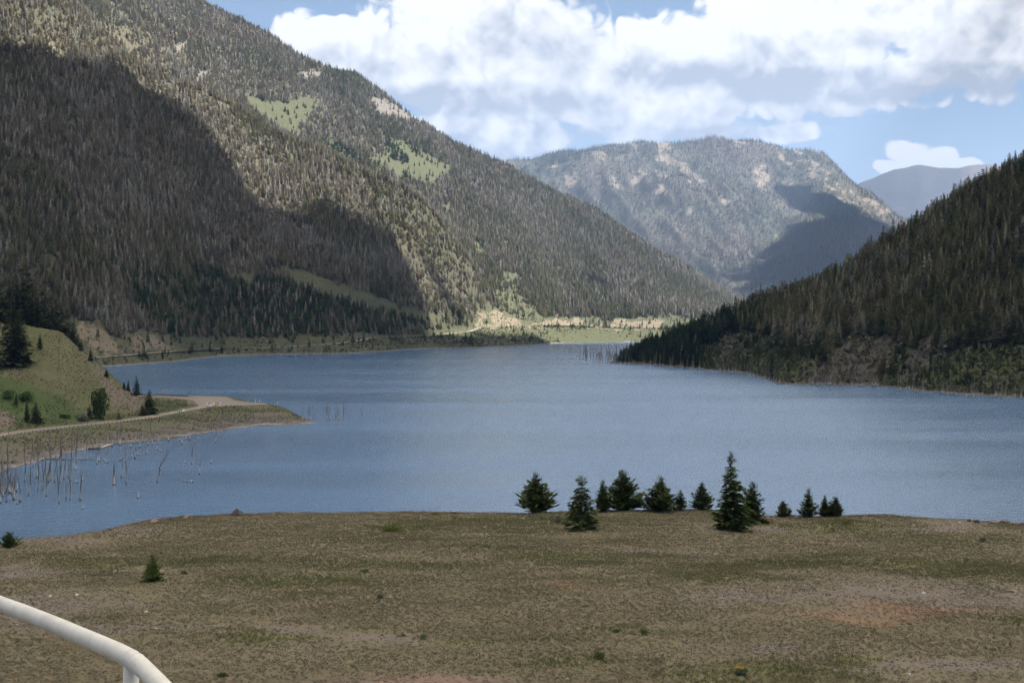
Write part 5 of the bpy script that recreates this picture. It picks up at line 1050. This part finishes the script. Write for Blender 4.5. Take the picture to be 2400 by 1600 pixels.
pth = cr([p-o0 for p in pts], 14); V, Fc = tube(pth, [0.0218]*len(pth), 24); link('top_rail', mesh_np('top_rail', V, fixtri(Fc)), M_rail, hr)
for wi, wj in ((0.57, 0.0), (0.615, 0.0)):
    kk = int(wi*len(pth)); dq = pth[kk+1]-pth[kk]; dq /= np.linalg.norm(dq); V, Fc = tube([pth[kk]-dq*0.004, pth[kk], pth[kk]+dq*0.004], [0.0219, 0.0229, 0.0219], 24); link('weld', mesh_np('weld', V, fixtri(Fc)), M_rail, hr)
q = W(307, 1545, 3.68)-o0; V, Fc = tube([(q[0], q[1], 0), (q[0], q[1], q[2]*0.5), (q[0], q[1], q[2]-0.012)], [0.0182]*3, 18); link('post', mesh_np('post', V, fixtri(Fc)), M_rail, hr)
q = W(-300, 1318, 5.7)-o0; V, Fc = tube([(q[0], q[1], -0.4), (q[0], q[1], q[2]*0.5), (q[0], q[1], q[2]-0.012)], [0.0182]*3, 18); link('post', mesh_np('post', V, fixtri(Fc)), M_rail, hr)

# dry stalks
for i, (a, pb, hp) in enumerate([(1456, 1598, 22), (1620, 1535, 28), (1606, 1590, 30), (1627, 1565, 16)]):
    x, d, z = gpt(a, pb); V, Fc = tube([(0, 0, 0), (.01, 0, hp/F*d*.5), (.02, 0, hp/F*d)], [.018, .014, .006], 5); o = link('dry_stalk', mesh_np('dry_stalk', V, fixtri(Fc)), M_post); o.location = (x, d, z)
    tag(o, ['dark dry stalk left of the others in the near grass', 'tall dry stalk farthest back in the near grass', 'dry stalk nearest the bottom edge beside the flowering bush', 'leaning dry stalk between the other two'][i], 'stalk'); o.rotation_euler = (0, (0, .03, 0, .35)[i], 0)

# ------------------------------------------------------------------ clouds overhead that shade the valley (out of frame, solids outlined from the wanted shade)
M_cl = bpy.data.materials.new('cloud'); M_cl.use_nodes = True; t_ = M_cl.node_tree; t_.nodes.clear(); n = NB(t_); df = n.new('ShaderNodeBsdfDiffuse'); tr = n.new('ShaderNodeBsdfTranslucent'); mx = n.new('ShaderNodeMixShader'); ou = n.new('ShaderNodeOutputMaterial')
df.inputs[0].default_value = (0.9, 0.9, 0.9, 1); tr.inputs[0].default_value = (1.0, 0.965, 0.91, 1); mx.inputs[0].default_value = 0.9
t_.links.new(df.outputs[0], mx.inputs[1]); t_.links.new(tr.outputs[0], mx.inputs[2]); t_.links.new(mx.outputs[0], ou.inputs[0])
ALT = 1900.0
def shadow_pt(px_, py_, fn, d0, d1):
    d, z = hit(fn, px_, py_, d0, d1, 1500); p = np.array([(px_-PXC)/F*d, d, z]); q = p+SD*(ALT-z)/SD[2]; return (q[0], q[1])
def off(x, y, z=0): q = np.array([x, y, z])+SD*(ALT-z)/SD[2]; return (q[0], q[1])
def cloud(poly, cell, thick, seed, rag=60):
    poly = np.array(poly); x0, y0 = poly.min(0)-cell*2; x1, y1 = poly.max(0)+cell*2
    xs = np.arange(x0, x1, cell); ys = np.arange(y0, y1, cell); X, Y = np.meshgrid(xs, ys)
    jx = X+fbm(X/160, Y/160, seed, 4)*rag*2; jy = Y+fbm(X/160+7, Y/160, seed+1, 4)*rag*2; ins = pip([tuple(p) for p in poly], jx, jy)
    # distance to the edge by repeated erosion
    dist = ins.astype(float); cur = ins.copy()
    for _ in range(8):
        e = cur.copy(); e[1:] &= cur[:-1]; e[:-1] &= cur[1:]; e[:, 1:] &= cur[:, :-1]; e[:, :-1] &= cur[:, 1:]; cur = e; dist += cur
    ins = ins & ~((dist < 8) & (fbm(X/75+3, Y/75, seed+3, 4)+0.03*(8-dist) > 0.13)); 
    top_ = ALT+30+thick*(dist/9)**0.6*(0.7+fbm(X/400, Y/400, seed, 4)*1.6); bot = ALT-12*dist/9+fbm(X/300, Y/300, seed+2, 3)*25
    nr, nc = X.shape; idx = -np.ones(X.shape, int); idx[ins] = np.arange(ins.sum()); nv = int(ins.sum())
    V = np.concatenate([np.stack([X[ins], Y[ins], top_[ins]], 1), np.stack([X[ins], Y[ins], bot[ins]], 1)]); Fc = []
    a, b_, c_, d_ = idx[:-1, :-1], idx[:-1, 1:], idx[1:, 1:], idx[1:, :-1]; ok = (a >= 0) & (b_ >= 0) & (c_ >= 0) & (d_ >= 0); Q = np.stack([a[ok], b_[ok], c_[ok], d_[ok]], 1)
    es = np.concatenate([Q[:, [0, 1]], Q[:, [1, 2]], Q[:, [2, 3]], Q[:, [3, 0]]]); key = np.sort(es, 1); uq, inv, cnt = np.unique(key, axis=0, return_inverse=True, return_counts=True); be = es[cnt[inv.ravel()] == 1]
    sides = np.stack([be[:, 0], be[:, 0]+nv, be[:, 1]+nv, be[:, 1]], 1)
    me = mesh_np('cloud', V, np.concatenate([Q, Q[:, ::-1]+nv, sides])); o = link('cloud', me, M_cl); tag(o, 'unseen cloud above the valley, outlined to cast its shade', 'cloud', kind='stuff'); return o
sh1 = [(-390, 30), (-150, 80), (0, 118), (100, 168), (200, 208), (330, 245), (400, 256), (512, 331), (570, 372), (618, 399), (689, 450), (740, 481), (791, 515), (842, 572), (900, 622), (960, 662), (1030, 702), (1085, 735), (1112, 760)]
poly = [off(-3500, 3600)]+[shadow_pt(a, b_, ZAB, 1500, 4600) for a, b_ in sh1]+[off(-40, 2860), off(30, 2990), off(110, 3240), off(330, 3420), off(600, 3000), off(1100, 2300), off(2600, 1900), off(3000, 900), off(3000, -900), off(-3500, -900)]
cloud(poly, 26, 420, 1, 55)
cloud([shadow_pt(a, b_, ZAB, 3300, 4700) for a, b_ in ((1330, 628), (1380, 632), (1460, 655), (1560, 670), (1640, 700), (1560, 705), (1440, 690), (1370, 668))], 18, 60, 3, 12)
ALT = 2350.0
cloud([off(600, 5250), off(760, 5700), shadow_pt(1700, 640, HC.z, 5300, 8000), shadow_pt(1790, 585, HC.z, 5300, 8000), shadow_pt(1900, 515, ZCD, 5300, 8000), shadow_pt(1830, 445, ZCD, 6000, 8200), shadow_pt(1870, 425, ZCD, 6000, 8200), shadow_pt(1950, 450, ZCD, 6000, 8200), shadow_pt(2050, 505, ZCD, 6000, 8200), off(2300, 6800), off(2900, 5600), off(2000, 4600), off(900, 4700)], 30, 250, 5, 70)

# ------------------------------------------------------------------ haze
bm = bmesh.new(); bmesh.ops.create_cube(bm, size=1, matrix=Matrix.Translation((0, 8000, 885)) @ Matrix.Diagonal((34000, 24000, 1796, 1)))
me = bpy.data.meshes.new('haze'); bm.to_mesh(me); bm.free(); hz = bpy.data.materials.new('haze'); hz.use_nodes = True; t_ = hz.node_tree; t_.nodes.clear(); vp = t_.nodes.new('ShaderNodeVolumePrincipled'); oo = t_.nodes.new('ShaderNodeOutputMaterial')
vp.inputs['Color'].default_value = (0.5, 0.68, 1.0, 1); vp.inputs['Density'].default_value = 6.3e-5; vp.inputs['Anisotropy'].default_value = 0.2; t_.links.new(vp.outputs[0], oo.inputs['Volume'])
tag(link('haze', me, hz), 'pale blue air haze filling the valley', 'haze', kind='stuff')
